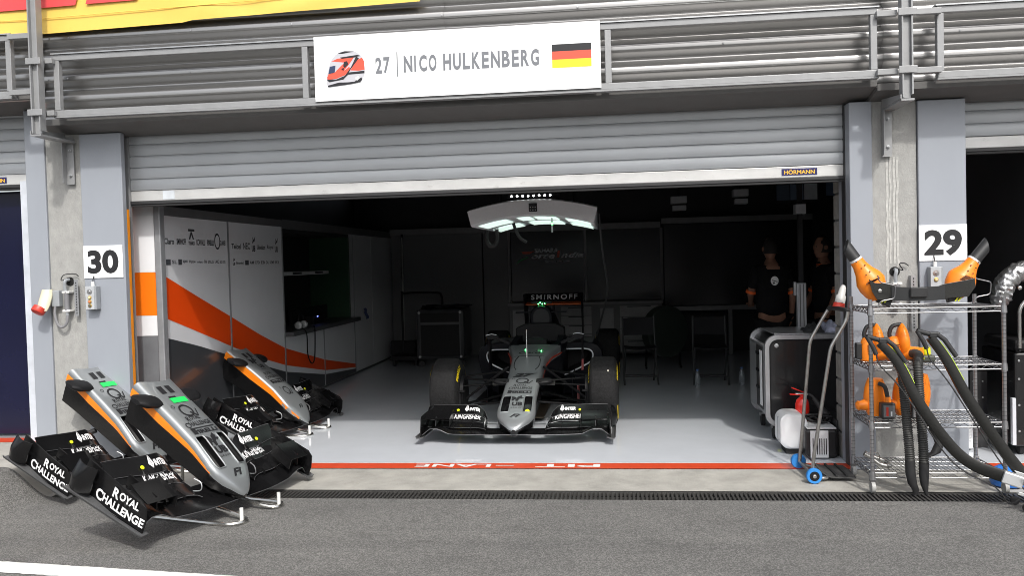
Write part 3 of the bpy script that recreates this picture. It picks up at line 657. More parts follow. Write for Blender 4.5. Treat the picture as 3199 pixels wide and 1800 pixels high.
def front_wing(root, off=(0,0,0), full=True):
    zarch = lambda x: .026+.045*sm(.56,.70,abs(x))*(1-sm(.74,.82,abs(x)))-.012*sm(.78,.82,abs(x))
    sub(strip_wing(-.82,.82, lambda x: (.03+.05*sm(.25,.82,abs(x)), zarch(x)), lambda x: (.27+.02*sm(.2,.4,abs(x)), .034+.03*sm(.24,.36,abs(x))), .009, 48, .12).build('main_plane', CARB, root, smooth=True), off)
    MB().tube([(x, .03+.05*sm(.25,.82,abs(x))-.001, zarch(x)) for x in [-.82+1.64*i/48 for i in range(49)]], .0026, 5).build('leading_glint', EDGE, [c for c in root.children if c.name.startswith('main_plane')][0])
    for s in (-1, 1):
        flaps = []
        for k, (y0, z0, y1, z1, xi) in enumerate(((.17,.062,.31,.10,.262),(.285,.098,.385,.150,.272),(.355,.150,.47,.212,.285),(.44,.205,.50,.245,.36))):
            if k == 3: continue
            q = lambda x, xi=xi: .35+.65*math.sqrt(max(0, min(1, (abs(x)-xi)/.10)))
            le = lambda x, y0=y0, z0=z0, q=q: (y0-.05*(1-q(x))*1.2+.05*sm(.45,.8,abs(x)), .045+(z0-.045)*q(x))
            te = lambda x, y1=y1, z1=z1, q=q: (y1-.12*(1-q(x))+.03*sm(.45,.8,abs(x)), .045+(z1-.045)*q(x))
            f = sub(strip_wing(s*xi, s*.80, le, te, .0055, 20, .18).build('flap', CARB, root, smooth=True), off); flaps.append((f, le, te))
            MB().tube([(x, te(x)[0]+.001, te(x)[1]+.002) for x in [s*(xi+(.80-xi)*i/20) for i in range(21)]], .0019, 5).build('flap_glint', EDGE, f)
            MB().tube([(x, le(x)[0]-.001, le(x)[1]) for x in [s*(xi+(.80-xi)*i/20) for i in range(21)]], .0019, 5).build('flap_glint', EDGE, f)
        def on(fl, x, t): (y0,z0),(y1,z1) = fl[1](x), fl[2](x); ch = math.hypot(y1-y0, z1-z0); return (x, y0+(y1-y0)*t, z0+(z1-z0)*t-.18*ch*t*(1-t)+.0095)
        a0 = .335 if s > 0 else -.58
        text('KINGFISHER', lambda a, b: on(flaps[1], a0+a, .22+b), .245, .62, bold=.03, shear=.1).build('lettering', WHP, flaps[1][0], fix=False)
        b0 = .375 if s > 0 else -.46
        lt = text('INTER', lambda a, b: on(flaps[2], b0+(.0 if s > 0 else -.035)+.045+a, .34+b), .098, .36, bold=.05, shear=.1)
        lx = b0+(.0 if s > 0 else -.035)
        for q in ([(0,.5),(.018,.95),(.02,.25)], [(.022,.25),(.022,.95),(.042,.5)]): lt.sheet([on(flaps[2], lx+p, r) for p, r in q])
        lt.build('lettering', WHP, flaps[2][0], fix=False)
        # flap adjuster with its yellow tag, gap separators
        for x in (.40,.555):
            for fl in flaps:
                (y0,z0),(y1,z1) = fl[1](x), fl[2](x)
                MB().prism([(y0-.035,z0-.012),(y0+.03,z0-.006),(y0+.06,z0+.02),(y0-.01,z0+.018)], lambda p, r: (s*(x-.0015),p,r), lambda p, r: (s*(x+.0015),p,r)).build('slot_separator', CARB, fl[0])
        tg = on(flaps[2], s*.555, .35)
        MB().lathe((tg[0],tg[1],tg[2]+.002),(0,-.5,.85),[(0,.014),(.004,.013)],12).build('yellow_tag', YTAG, flaps[2][0])
        # endplate: thick curved board
        rings = []
        outline = [(.048,.0),(.05,.07),(.075,.145),(.12,.172),(.3,.182),(.596,.188),(.600,.10),(.595,.0),(.3,-.002)]
        xo = lambda y: .828-.030*sm(.3,.6,y)+.012*math.sin(y*9)
        ep = sub(MB().prism(outline, lambda y, z: (s*(xo(y)-.02*z), y, z), lambda y, z: (s*(xo(y)-.008-.02*z), y, z)).build('endplate', CARB, root, bev=.001), off)
        ft = []
        for i in range(9):
            y = .03+.62*i/8; ft.append([(s*.80,y,-.004),(s*.80,y,.004),(s*.84,y,-.002),(s*.858,y,-.002),(s*.868,y,.012),(s*.873,y,.010),(s*.862,y,-.010),(s*.84,y,-.010)])
        MB().loft(ft).build('foot_plate', M('carbon_grey', (.075,.076,.078), .4, var=.2, scale=60), ep, smooth=True)
        # outer scroll vane and inner winglets
        sv = []
        for i in range(9):
            a = i/8; y = .475+.15*a; sv.append([(s*(.835+.035*math.sin(a*PI*.9)), y, .015),(s*(.84+.05*math.sin(a*PI*.9)), y, .10),(s*(.83+.028*math.sin(a*PI)), y, .185),(s*(.824+.028*math.sin(a*PI)), y, .185),(s*(.832+.05*math.sin(a*PI*.9)), y, .10),(s*(.829+.035*math.sin(a*PI*.9)), y, .015)])
        MB().loft(sv).build('scroll_vane', CARB, ep, smooth=True)
        MB().prism([(.10,.09),(.13,.165),(.36,.19),(.36,.12)], lambda y, z: (s*.70,y,z), lambda y, z: (s*.706,y,z)).build('turning_fence', CARB, ep)
        cas = sub(strip_wing(s*.575, s*.80, lambda x: (.10,.150), lambda x: (.25,.198), .005, 6, .2).build('cascade_winglet', CARB, root, smooth=True), off)
        MB().prism([(.08,.09),(.085,.16),(.26,.21),(.26,.12)], lambda y, z: (s*.572,y,z), lambda y, z: (s*.577,y,z)).build('winglet_fence', CARB, cas)
        MB().tube(smooth_path([(s*.285,.20,.06),(s*.275,.15,.09),(s*.27,.17,.13),(s*.28,.22,.135)]),.004,6).build('support_hook', GALV, ep, smooth=True)
        if full:
            lt = MB(); fn0 = lambda y, z: (s*(xo(y)-.02*z+.0018), y, z)
            sgn = -1 if s < 0 else 1
            # reads from rear to front on the left board, front to rear on the right one
            yr = (lambda a: .462-a) if s < 0 else (lambda a: .066+a)
            serif('ROYAL', lambda a, b: fn0(yr(.135+a), .105+b), .21, .048, lt, big=1.4, bold=.035)
            serif('CHALLENGE', lambda a, b: fn0(yr(.0+a), .028+b), .405, .052, lt, big=1.4, bold=.035)
            lt.build('lettering', WHP, ep, fix=False)
def nose_set(kind, label, yaw, pitch, roll, pos):
    t = thing('nose_cone', label, 'nose cone', pos, (0,0,0), 'spare nose cones with front wings')
    t.rotation_mode = 'QUATERNION'
    Rm = Matrix.Rotation(math.radians(yaw),3,'Z')@Matrix.Rotation(math.radians(pitch),3,'X')@Matrix.Rotation(math.radians(roll),3,'Y')
    t.rotation_quaternion = Rm.to_quaternion()
    nose(t, kind); front_wing(t); return t, Rm
def stand(pos, Rm, label):
    """bent steel tube stand the nose rests on"""
    pos = Vector(pos)
    W = lambda x, y, z=0: pos+Rm@Vector((x, y, z))
    t = thing('nose_stand', label, 'stand', (pos.x, pos.y, 0), group='tubular stands under the nose cones')
    ax = Rm@Vector((0,1,0)); ax.z = 0; ax.normalize(); sx = Vector((ax.y, -ax.x, 0))
    gz = .014
    G = lambda a, b, z: Vector((pos.x, pos.y, 0))+sx*a+ax*b+Vector((0,0,z+ground_z(pos.x)))
    for s in (-1, 1):
        MB().tube(smooth_path([G(s*.26,.62,gz),G(s*.27,.25,gz),G(s*.27,-.02,gz),G(s*.24,-.13,gz),G(s*.15,-.15,gz),G(s*.12,-.05,.03),G(s*.12,.10,.06)],5),.0135,8).build('base_tube', CHROME, t, smooth=True, world=True)
        MB().tube([G(s*.19,-.145,gz+.01),G(s*.19,-.145,.10)],.012,10).build('locating_peg', M('white_plastic'), t, smooth=True, world=True)
        MB().tube(smooth_path([G(s*.24,.62,gz),G(s*.2,.66,.1),G(s*.14,.60,.33)]),.012,8).build('rear_leg', CHROME, t, smooth=True, world=True)
        MB().tube([G(s*.14,.60,.33),G(s*.10,.52,.36)],.02,8).build('rest_pad', RUB, t, smooth=True, world=True)
    MB().tube([G(-.265,.45,gz),G(.265,.45,gz)],.0125,8).build('cross_tube', CHROME, t, smooth=True, world=True)
for kind, lab, yaw, pit, rol, pos, lab2 in (
    ('a','frontmost silver and black nose cone with green tape, nearest the camera',75.4,23.7,2.6,(-2.43,-1.215,.062),'bent steel tube stand under the frontmost nose cone'),
    ('a','leftmost silver and black nose cone with green tape, in front of the left pillar',76.4,25.4,.8,(-3.52,-.26,.03),'bent steel tube stand under the leftmost nose cone'),
    ('b','rearmost silver nose cone with orange edges, standing inside the garage',80.9,22.4,1.6,(-2.985,1.50,.03),'bent steel tube stand under the rearmost nose cone')):
    t, Rm = nose_set(kind, lab, yaw, pit, rol, pos); stand(pos, Rm, lab2)
# ------------------------------------------------------------------ the race car
CAR = thing('race_car', 'silver and black single-seat race car number 27 parked nose-out in the garage', 'race car', (-.868,1.765,.004), (0,0,-.012))
NO = (0,-.97,.07)
nose(CAR, 'c', NO); front_wing(CAR, NO)
DARKB = M('dark_body', (.005,.0055,.008), .4, var=.2, spec=.10)
def build_car():
    # monocoque top, silver, from the nose joint to the cockpit rim
    ys = [.0,.1,.2,.3,.45,.6,.75,.9,1.0]
    zt = [(0,.518),(.3,.602),(.45,.640),(.6,.662),(.8,.678),(1.0,.690)]; hw = [(0,.164),(.3,.172),(.45,.178),(.7,.225),(1.0,.285)]
    us = [-1,-.97,-.9,-.75,-.5,-.25,0,.25,.5,.75,.9,.97,1]
    mb = MB(); rows = []
    for y in ys:
        h = interp(hw, y); z = interp(zt, y); rows.append([(-h*1.0,y,z-.11)]+[(u*h, y, z-drop(u, h)) for u in us]+[(h*1.0,y,z-.11)])
    mb.loft(rows, cap=False, closed=False); tub = mb.build('monocoque', SILV, CAR, smooth=True)
    def tp(x, y, l=.0035):
        h = interp(hw, y); return (x, y, interp(zt, y)-drop(max(-1, min(1, x/h)), h)+l)
    text('Claro', lambda a, b: tp(-.115+a, .48+b), .22, .085, bold=.02, shear=.25).build('lettering', BLACKP, tub, fix=False)
    m2 = MB()
    for q in ([(.085,.575),(.10,.585),(.13,.565),(.12,.558)], [(.05,.58),(.06,.58),(.065,.60),(.055,.605)]): m2.sheet([tp(x, y) for x, y in q])
    m2.build('lettering', BLACKP, tub, fix=False)
    for s in (-1, 1):
        MB().tube([tp(s*x, y, .003) for x, y in ((.095,.06),(.118,.12),(.128,.2),(.125,.3),(.105,.40))], .004, 6).build('panel_seam', SATIN, tub, smooth=True)
    MB().tube([tp(x, .41, .002) for x in (-.15,-.08,0,.08,.15)], .0022, 5).build('hatch_seam', SATIN, tub)
    # lower tub
    rings = []
    for y, h, z, zb, hb in ((.0,.152,.47,.30,.10),(.3,.163,.54,.26,.10),(.6,.20,.58,.20,.12),(1.0,.284,.59,.12,.17),(1.4,.31,.6,.07,.25),(1.8,.31,.6,.06,.28)):
        rings.append([(-h*.985,y,z),(-h*1.0,y,z-.08),(-hb,y,zb),(hb,y,zb),(h*1.0,y,z-.08),(h*.985,y,z)])
    MB().loft(rings).build('lower_tub', DARKB, CAR, smooth=True)
    for s in (-1, 1):
        MB().tube([(s*.158,.02,.43),(s*.172,.35,.53),(s*.215,.62,.585),(s*.29,1.0,.60)], .008, 6).build('red_side_line', M('dark_red', (.32,.03,.012), .4), tub, smooth=True)
    # cockpit rim and headrest
    rings = []
    for y, o, t, i in ((.98,.285,.69,.17),(1.1,.30,.70,.21),(1.35,.31,.715,.22),(1.6,.31,.735,.21),(1.8,.30,.74,.16)):
        rings.append([(-o,y,.5),(-o,y,t-.04),(-o+.03,y,t),(-i,y,t),(-i+.01,y,.47),(i-.01,y,.47),(i,y,t),(o-.03,y,t),(o,y,t-.04),(o,y,.5)])
    MB().loft(rings).build('cockpit_surround', DARKB, CAR, smooth=True)
    MB().loft([[(x*w, y, .70+.05*math.sin(k)) for x, k in ((-.2,0),(-.12,1.2),(0,1.57),(.12,1.2),(.2,0))] for y, w in ((1.0,1),(1.06,.98))], closed=False, cap=False).build('windscreen', SATIN, CAR)
    MB().lathe((0,1.2,.64),(0,-.8,.6),[(0,.09),(.02,.12),(.035,.12),(.04,.05)],16).build('steering_wheel', SATIN, CAR, smooth=True)
    MB().loft([[(x*.28, y, z) for x, z in ((-1,.66),(-1,.82),(-.6,.87),(.6,.87),(1,.82),(1,.66))] for y in (1.62,1.8)]).build('headrest', SATIN, CAR, smooth=True, bev=.01)
    # airbox, roll hoop and engine cover
    rings = []
    for y, w, z0, z1 in ((1.82,.125,.76,1.06),(1.86,.14,.74,1.075),(2.1,.15,.6,1.06),(2.5,.17,.45,.96),(3.0,.14,.4,.8),(3.5,.09,.36,.62),(3.9,.05,.34,.5)):
        c = (z0+z1)/2; h = (z1-z0)/2
        rings.append([(w*math.copysign(abs(math.cos(a*PI/8))**.8, math.cos(a*PI/8)), y, c+h*math.copysign(abs(math.sin(a*PI/8))**.9, math.sin(a*PI/8))) for a in range(16)])
    MB().loft(rings).build('engine_cover', DARKB, CAR, smooth=True)
    r0 = [Vector(p)+Vector((0,-.004,0)) for p in rings[0]]; c = Vector((0,1.816,.93))
    ab = MB().sheet([c+(p-c)*.78 for p in r0]).build('air_intake', BLACKP, CAR)
    for s in (-1, 1):
        MB().loft([[(s*x, y, z) for y, z in ((1.84,1.0),(1.80,1.0),(1.80,.985),(1.84,.985))] for x in (.12,.30)]).build('hoop_winglet', DARKB, CAR)
    tc = MB().loft([[(x, 1.88+.05*k, 1.10+.016*z) for x, z in ((-.12,-.5),(-.12,.5),(-.05,1),(.05,1),(.12,.5),(.12,-.5),(.05,-1),(-.05,-1))] for k in (0, 1, 2)]).build('top_camera', SATIN, CAR, smooth=True)
    MB().box((-.02,1.9,1.05),(.02,1.98,1.09)).build('camera_stalk', SATIN, CAR)
    GLED = M('green_led', (.05,.4,.1), .4, var=0, emit=(.1,1,.25), es=12)
    for x, z in ((-.035,1.085),(-.012,1.10),(.012,1.085),(.04,1.088)): MB().lathe((x,1.865,z),(0,-1,0),[(0,.007),(.006,.006)],8).build('green_light', GLED, tc)
    MB().lathe((-.06,.62,.672),(0,0,1),[(0,.006),(.006,.004)],8).build('green_light', GLED, tub); MB().lathe((.11,.585,.662),(0,0,1),[(0,.006),(.006,.004)],8).build('green_light', GLED, tub)
    MB().tube([(-.02,.38,.62),(-.02,.40,.90)],[.007,.003],8).build('pitot_tube', M('white_plastic'), CAR, smooth=True)
    # sidepods with bright inlet lips
    for s in (-1, 1):
        out = [(.25,.585),(.40,.588),(.53,.586),(.575,.572),(.60,.545),(.605,.51),(.595,.47),(.57,.435),(.50,.395),(.40,.345),(.30,.30),(.25,.285)]
        big = [(.23,.64),(.42,.655),(.58,.65),(.66,.62),(.70,.56),(.71,.48),(.69,.38),(.66,.25),(.62,.14),(.50,.09),(.35,.075),(.23,.075)]
        rings = [[(s*x, 1.50, z) for x, z in out], [(s*(x+.01), 1.47, z+.004) for x, z in out]]
        R2 = []
        for y, k, dz in ((1.52,0,.0),(1.75,.6,.0),(2.0,1,.0),(2.6,.95,-.03),(3.1,.7,-.09),(3.5,.45,-.16)):
            kx = {0:1,.6:1.0,1:1,.95:.93,.7:.72,.45:.5}[k]
            R2.append([(s*x*kx, y, z*(1+dz)+.0) for x, z in big])
        mb = MB(); front = [[(s*x, 1.50, z) for x, z in out]]
        mb.loft(front+[[(s*x, 1.52, z) for x, z in big]]+R2[1:], cap=False); n = len(big); L0 = len(mb.v)-n
        mb.f.append(tuple(range(L0, L0+n)))
        pod = mb.build('sidepod', DARKB, CAR, smooth=True)
        MB().loft([[(s*x, 1.497, z) for x, z in out], [(s*(.25+(x-.25)*.8), 1.85, .44+(z-.44)*.8) for x, z in out]], cap=False).build('inlet_duct', BLACKP, pod)
        MB().sheet([(s*(.25+(x-.25)*.8), 1.85, .44+(z-.44)*.8) for x, z in out]).build('radiator', SATIN, pod)
        MB().tube(smooth_path([(s*x, 1.492, z) for x, z in out], 3), .0085, 8).build('inlet_lip', M('bright_lip', (.75,.77,.8), .3, .3, var=0), pod, smooth=True)
        top = [(s*x, y, z+.003) for x, y, z in ((.26,1.60,.645),(.6,1.60,.648),(.6,2.2,.655),(.26,2.2,.655))]
        MB().sheet(top).build('silver_panel', SILV, pod)
        # mirrors
        mir = MB().loft([[(s*(x), 1.0+.05*k, .775+.026*z*(1-.25*k)) for x, z in ((.41,-.9),(.40,0),(.41,.9),(.46,1),(.52,.8),(.53,0),(.51,-.9))] for k in (0, 1)]).build('mirror', SATIN, CAR, smooth=True)
        MB().bar((s*.28,1.05,.70),(s*.42,1.03,.76),.012,.03).build('mirror_stalk', SATIN, mir)
        MB().tube([(s*.415,.995,.80),(s*.47,.995,.81),(s*.535,.995,.795)],.004,5).build('mirror_edge', M('bright_lip'), mir)
        # barge boards and guide vanes
        RV = M('faded_red', (.36,.10,.10), .5) if s > 0 else DARKB
        vane = MB().loft([[(s*(.50+.02*q), y, z) for q, y in ((0,1.05),(1,1.07),(1,1.16),(0,1.18))] for z in (.52,.78)]).build('vertical_vane', SATIN, CAR, smooth=True)
        MB().loft([[(s*(.50+.02*q)-s*.01*(.52-z)*4, y, z) for q, y in ((0,1.05),(1,1.07),(1,1.16),(0,1.18))] for z in (.40,.518)]).build('vane_foot', RV, vane, smooth=True)
        MB().prism([(.62,.12),(.64,.30),(.72,.27),(.95,.26),(.95,.10)], lambda y, z: (s*.47,y,z), lambda y, z: (s*(.475),y,z)).build('barge_board', RV, CAR)
        MB().prism([(.9,.08),(.95,.33),(1.35,.38),(1.4,.08)], lambda y, z: (s*.40,y,z), lambda y, z: (s*(.406),y,z)).build('barge_board', DARKB, CAR)
    MB().box((-.70,1.2,.045),(.70,3.9,.06)).build('floor', SATIN, CAR)
    MB().box((-.15,.2,.03),(.15,3.5,.045)).build('plank', M('plank_brown', (.06,.045,.03), .7), CAR)
    # wheels
    TYRE = M('tyre', (.019,.019,.0195), .75, var=.35, scale=45, bump=.5, bscale=120, spec=.12, stain=((.05,.048,.046), 70, .66, .8))
    RIM = M('rim', (.03,.03,.032), .35, .6); YEL = M('tyre_yellow', (.80,.60,.01), .6, var=.08)
    def wheel(s, y, w, rim):
        xo = .90; xi = xo-w; t = MB(); pr = [(0,.19),(.004,.225),(.012,.275),(.028,.312),(.05,.327),(w*.5,.331),(w-.05,.327),(w-.028,.312),(w-.012,.275),(w-.004,.225),(w,.19),(w-.02,.175),(.02,.175)]
        t.lathe((s*xi,y,.331),(s,0,0),pr+[pr[0]],56)
        wh = t.build('tyre', TYRE, CAR, smooth=True)
        r = MB().lathe((s*(xi+.02),y,.331),(s,0,0),[(0,.185),(w-.05,.185),(w-.045,.16),(w-.09,.05),(w-.04,.045),(w-.04,.01)],28).build('rim', RIM, wh, smooth=True)
        MB().lathe((s*(xi-.03),y,.331),(s,0,0),[(0,.12),(.0,.165),(.10,.168)],24).build('brake_drum', SATIN, wh, smooth=True)
        # yellow bands and lettering on both walls
        for side, x in ((1, xo+.0015), (-1, xi-.0015)):
            def f(ang, rad):
                dx = max(0, (rad-.225))*.16 if rad < .275 else .008+(rad-.275)*.45
                return (s*(x-side*(.004+dx-.002)), y+math.cos(ang)*rad, .331+math.sin(ang)*rad)
            for a0, a1 in ((20,62),(200,242)):
                MB().loft([[f(math.radians(a0+(a1-a0)*k/10), rr) for k in range(11)] for rr in (.268,.288)], cap=False, closed=False).build('yellow_band', YEL, wh)
            for word, ac in (('PIRELLI', 130), ('P ZERO', 310)):
                sg = -s*side
                def tf(a, b, ac=ac, sg=sg):
                    return f(math.radians(ac)+sg*(a-.09)/.262*1., .245+b)
                text(word, tf, .20, .042, bold=.05).build('lettering', YEL, wh, fix=False)
        return wh
    for s in (-1, 1): wheel(s, 0, .285, 0); wheel(s, 3.4, .325, 0)
    m = MB()
    for a, dx in ((.9,.06),(.6,.1),(1.4,.05),(1.1,.17)): pass
    MB().box((.80,-.246,.535),(.812,-.243,.563)).build('wheel_weight_tape', M('tape_white', (.75,.7,.6), .5), CAR)
    # front suspension
    ARM = M('carbon_arm', (.007,.007,.0075), .45, spec=.14)
    for s in (-1, 1):
        for p, q, w, h in (((.15,-.22,.46),(.66,-.02,.47),.045,.014),((.16,.32,.50),(.66,.04,.47),.045,.014),((.10,-.20,.27),(.66,-.03,.19),.05,.016),((.12,.38,.28),(.66,.05,.19),.05,.016),((.15,-.10,.43),(.66,-.10,.40),.035,.012),((.17,.10,.56),(.62,.02,.24),.022,.022)):
            MB().bar((s*p[0],p[1],p[2]),(s*q[0],q[1],q[2]),w,h).build('suspension_arm', ARM, CAR, bev=.004)
        MB().tube([(s*.155,-.105,.432),(s*.30,-.105,.424)],.021,12).build('arm_collar', M('collar_grey', (.10,.095,.085), .35, .4), CAR, smooth=True)
        MB().lathe((s*.145,-.105,.433),(s,0,0),[(0,.03),(.02,.026)],12).build('arm_boss', SILV, CAR, smooth=True)
        MB().loft([[(s*(.60+.05*a), y, z) for y, z in ((-.20,.20),(-.20,.36),(-.02,.40),(.08,.30),(.0,.16))] for a in (0, 1)]).build('brake_duct', SATIN, CAR, bev=.01)
        MB().box((s*.56,-.215,.36),(s*.655,-.16,.372)).build('duct_lip', SATIN, CAR)
        for p, q in (((.14,3.1,.42),(.56,3.4,.40)),((.14,3.7,.40),(.56,3.42,.40)),((.14,3.2,.2),(.56,3.4,.18))):
            MB().bar((s*p[0],p[1],p[2]),(s*q[0],q[1],q[2]),.05,.016).build('suspension_arm', ARM, CAR)
    # rear wing
    RW = M('rear_wing_black', (.008,.008,.009), .45, spec=.12)
    fp = MB().prism([(3.80,1.03),(3.79,1.05),(3.86,1.135),(3.875,1.135),(3.84,1.04)], lambda y, z: (-.385,y,z), lambda y, z: (.385,y,z)).build('rear_wing_flap', RW, CAR, bev=.002)
    text('SMIRNOFF', lambda a, b: (-.325+a, 3.780+b*.82, 1.052+b), .65, .068, bold=.02, space=1.3).build('lettering', M('dim_white_print', (.85,.85,.87), .5, var=0), fp, fix=False)
    MB().prism([(3.60,.985),(3.60,1.0),(3.80,1.02),(3.81,1.0),(3.7,.97)], lambda y, z: (-.385,y,z), lambda y, z: (.385,y,z)).build('rear_wing_main', M('wing_orange', (.8,.14,.02), .4), CAR, bev=.003)
    for s in (-1, 1):
        MB().prism([(3.45,1.14),(3.95,1.14),(4.0,.7),(3.9,.25),(3.65,.25),(3.6,.7)], lambda y, z: (s*.388,y,z), lambda y, z: (s*.396,y,z)).build('rear_wing_endplate', RW, CAR)
    MB().box((-.015,3.62,.4),(.015,3.72,.98)).build('rear_wing_pylon', RW, CAR)
    MB().loft([[(x, 3.55+.3*k, .3+.1*k+z) for x, z in ((-.45,0),(.45,0),(.45,.06),(-.45,.06))] for k in (0, 1)]).build('diffuser', SATIN, CAR)
build_car()
# ------------------------------------------------------------------ left partition of the garage
PGREY = M('panel_grey', (.72,.735,.76), .32, var=.03, scale=3, coat=.2)
PDARK = M('panel_dark', (.045,.048,.053), .28, var=.06, coat=.3)
PWHITE = M('panel_white', (.80,.81,.83), .35, var=.02)
PTRIM = M('panel_trim', (.30,.31,.325), .4, .3)
PRED = M('panel_orange_red', (.86,.075,.005), .33, var=.02, coat=.2)
PORG = M('panel_orange', (.95,.20,.008), .33, var=.02)
pw = thing('partition_wall', 'grey garage partition with orange sweep and dark lower band along the left side', 'partition', (-3.85,3,0))
X = -3.80
up = [(.40,1.568),(1.0,1.36),(1.71,1.122),(2.4,.885),(3.13,.660),(4.5,.37),(5.88,.15)]
mid = [(.40,1.202),(1.0,1.03),(1.71,.822),(2.4,.63),(3.13,.461),(4.5,.23),(5.88,.10)]
low = [(.40,1.030),(1.0,.90),(1.71,.725),(2.4,.555),(3.13,.385),(4.5,.175),(5.88,.08)]
def wall_panel(y0, y1, z0, z1):
    o = MB().box((X-.04,y0,z0),(X,y1,z1)).build('wall_panel', PGREY, pw, bev=.003, world=True)
    ys = [y0+.004+(y1-y0-.008)*k/8 for k in range(9)]
    c = lambda v: min(max(v, z0+.003), z1-.003)
    MB().loft([[(X+.0022, y, c(interp(up, y))) for y in ys], [(X+.0022, y, c(interp(mid, y))) for y in ys]], cap=False, closed=False).build('orange_sweep', PRED, o).location = -parent_loc(o)
    MB().loft([[(X+.0022, y, c(interp(low, y))) for y in ys], [(X+.0022, y, z0+.003) for y in ys]], cap=False, closed=False).build('dark_band', PDARK, o).location = -parent_loc(o)
    return o
p1 = wall_panel(.435,1.695,.03,2.07); p2 = wall_panel(1.725,3.115,.03,2.07); wall_panel(3.15,4.485,.03,.785); wall_panel(4.51,5.86,.03,.785)
for y in (.418,1.71,3.132,4.4975,5.875): MB().box((X-.05,y-.011,.0),(X+.006,y+.011,2.09 if y < 3.2 or y > 5 else .79)).build('mullion', PTRIM, pw, world=True)
MB().box((X-.06,.40,2.0715),(X+.008,3.14,2.15)).build('header', M('header_grey', (.12,.122,.125), .4), pw, world=True)
MB().box((X-.06,3.142,2.06),(X+.008,8.2,2.16)).build('header', M('header_grey'), pw, world=True)
MB().box((X-.05,.43,.004),(X+.01,8.2,.0285)).build('skirting', PDARK, pw, world=True)
for y0, y1 in ((5.89,6.85),(6.87,8.2)): MB().box((X-.04,y0,.03),(X,y1,2.058)).build('wall_panel', PGREY, pw, bev=.003, world=True)
# end of the partition facing the pit lane
MB().box((-4.03,.352,.005),(-3.82,.395,2.14)).build('end_board', PGREY, pw, world=True)
MB().box((-3.822,.335,.005),(-3.765,.415,2.145)).build('end_post', PTRIM, pw, bev=.008, world=True)
for z0, z1, m in ((1.588,2.065,PWHITE),(1.222,1.586,PORG),(1.05,1.22,PWHITE),(.01,1.048,M('end_dark', (.16,.165,.175), .2, coat=.4))):
    MB().box((-4.024,.346,z0),(-3.826,.3515,z1)).build('end_square', m, pw, world=True)
MB().box((-4.045,.30,.005),(-4.03,.40,2.15)).build('edge_strip', PORG, pw, world=True)
MB().box((-3.90,.032,.006),(-3.8725,.062,2.10)).build('edge_strip', M('edge_orange', (.85,.28,.01), .45), pw, world=True)
# sponsor rows on the two tall panels
def row(panel, items, z, h, y0, y1):
    mb = MB(); tot = sum(w for _, w in items); y = y0; k = (y1-y0)/tot
    for s, w in items:
        ww = w*k*.78
        fn = lambda a, b, y=y: (X+.0025, y+a, z+b)
        if s == '#':
            mb.box((X+.0005,y,z-.01),(X+.0025,y+ww,z+h))
        elif s == 'Q':
            n = 20; mb.loft([[fn(ww/2+rr*math.cos(i*2*PI/n), h/2+rr*1.3*math.sin(i*2*PI/n)) for i in range(n)] for rr in (h*.55,h*.72)], cap=False)
        elif s == 'T':
            for q in ([(0,1.7),(1,1.7),(1,1.45),(0,1.45)], [(.4,1.4),(.6,1.4),(.9,.6),(.7,.6),(.5,1.1),(.3,.6),(.1,.6)]): mb.sheet([fn(a*ww, b*h) for a, b in q])
            text('TELMEX', lambda a, b: fn(a, b-h*.0), ww, h*.38, bold=.03, mb=mb)
        elif s == 'U':
            for q in ([(.2,1.6),(.5,1.2),(.9,1.7),(.7,1.0),(.3,.9)], [(.1,1.1),(.4,.9),(.2,.7)]): mb.sheet([fn(a*ww, b*h) for a, b in q])
            text('UB', lambda a, b: fn(a, b-h*.3), ww*.8, h*.8, bold=.04, mb=mb)
        else: text(s, fn, ww, h*(.62 if len(s) > 4 else .8), bold=.02, mb=mb)
        y += w*k
    o = mb.build('sponsor_row', M('logo_print', (.06,.065,.075), .5, var=0), panel, fix=False); o.location = -parent_loc(panel)
row(p1, [('Claro',1.1),('SMIRNOFF',1.1),('T',.8),('KCAVALLI',1.1),('PIRELLI',.9),('Q',.5),('QUAKER',.8)], 1.825, .085, .46, 1.68)
row(p2, [('Telcel',1.0),('NEC',.8),('U',.5),('Univision',1.0),('Royal',.8),('U',.5)], 1.80, .085, 1.78, 3.05)
row(p1, [('#',.5),('SL',.6),('#',.4),('apex',.6),('Hype',.8),('adapt',.7),('TW',.4),('STILO',.8),('AC',.5),('3D SYS',.8)], 1.655, .04, .48, 1.66)
row(p2, [('U',.3),('Branded',.8),('#',.4),('AM',.5),('CFD',.6),('EB',.5),('DL',.4),('KEMP',.6),('R2',.5)], 1.645, .04, 1.80, 3.05)
# hatch with shelf, counter and small gear behind it
DK = M('hatch_dark', (.02,.021,.022), .6)
MB().box((-4.45,3.15,.80),(-4.43,5.86,2.06)).build('hatch_back', DK, pw, world=True)
MB().box((-4.43,3.15,2.02),(X-.055,5.86,2.058)).build('hatch_top', DK, pw, world=True)
MB().box((-4.43,5.80,.80),(X-.045,5.86,2.018)).build('hatch_side', M('hatch_green', (.01,.05,.02), .5), pw, world=True)
MB().box((-4.43,3.145,.79),(X+.10,5.87,.845)).build('counter', M('counter_grey', (.07,.072,.075), .4), pw, bev=.006, world=True)
MB().box((-3.95,3.16,1.50),(-3.86,4.95,1.545)).build('shelf', M('shelf_grey', (.42,.43,.44), .4), pw, bev=.003, world=True)
for y in (3.6,4.4): MB().box((-3.858,y,1.512),(-3.855,y+.3,1.537)).build('shelf_label', BLACKP, pw, world=True)
MB().box((-4.2,4.3,.85),(-4.15,5.7,1.05)).build('monitor_row', SATIN, pw, world=True)
t = thing('headset', 'grey and black headset with a hanging cable on the partition counter', 'headset', (-3.75,3.5,.846))
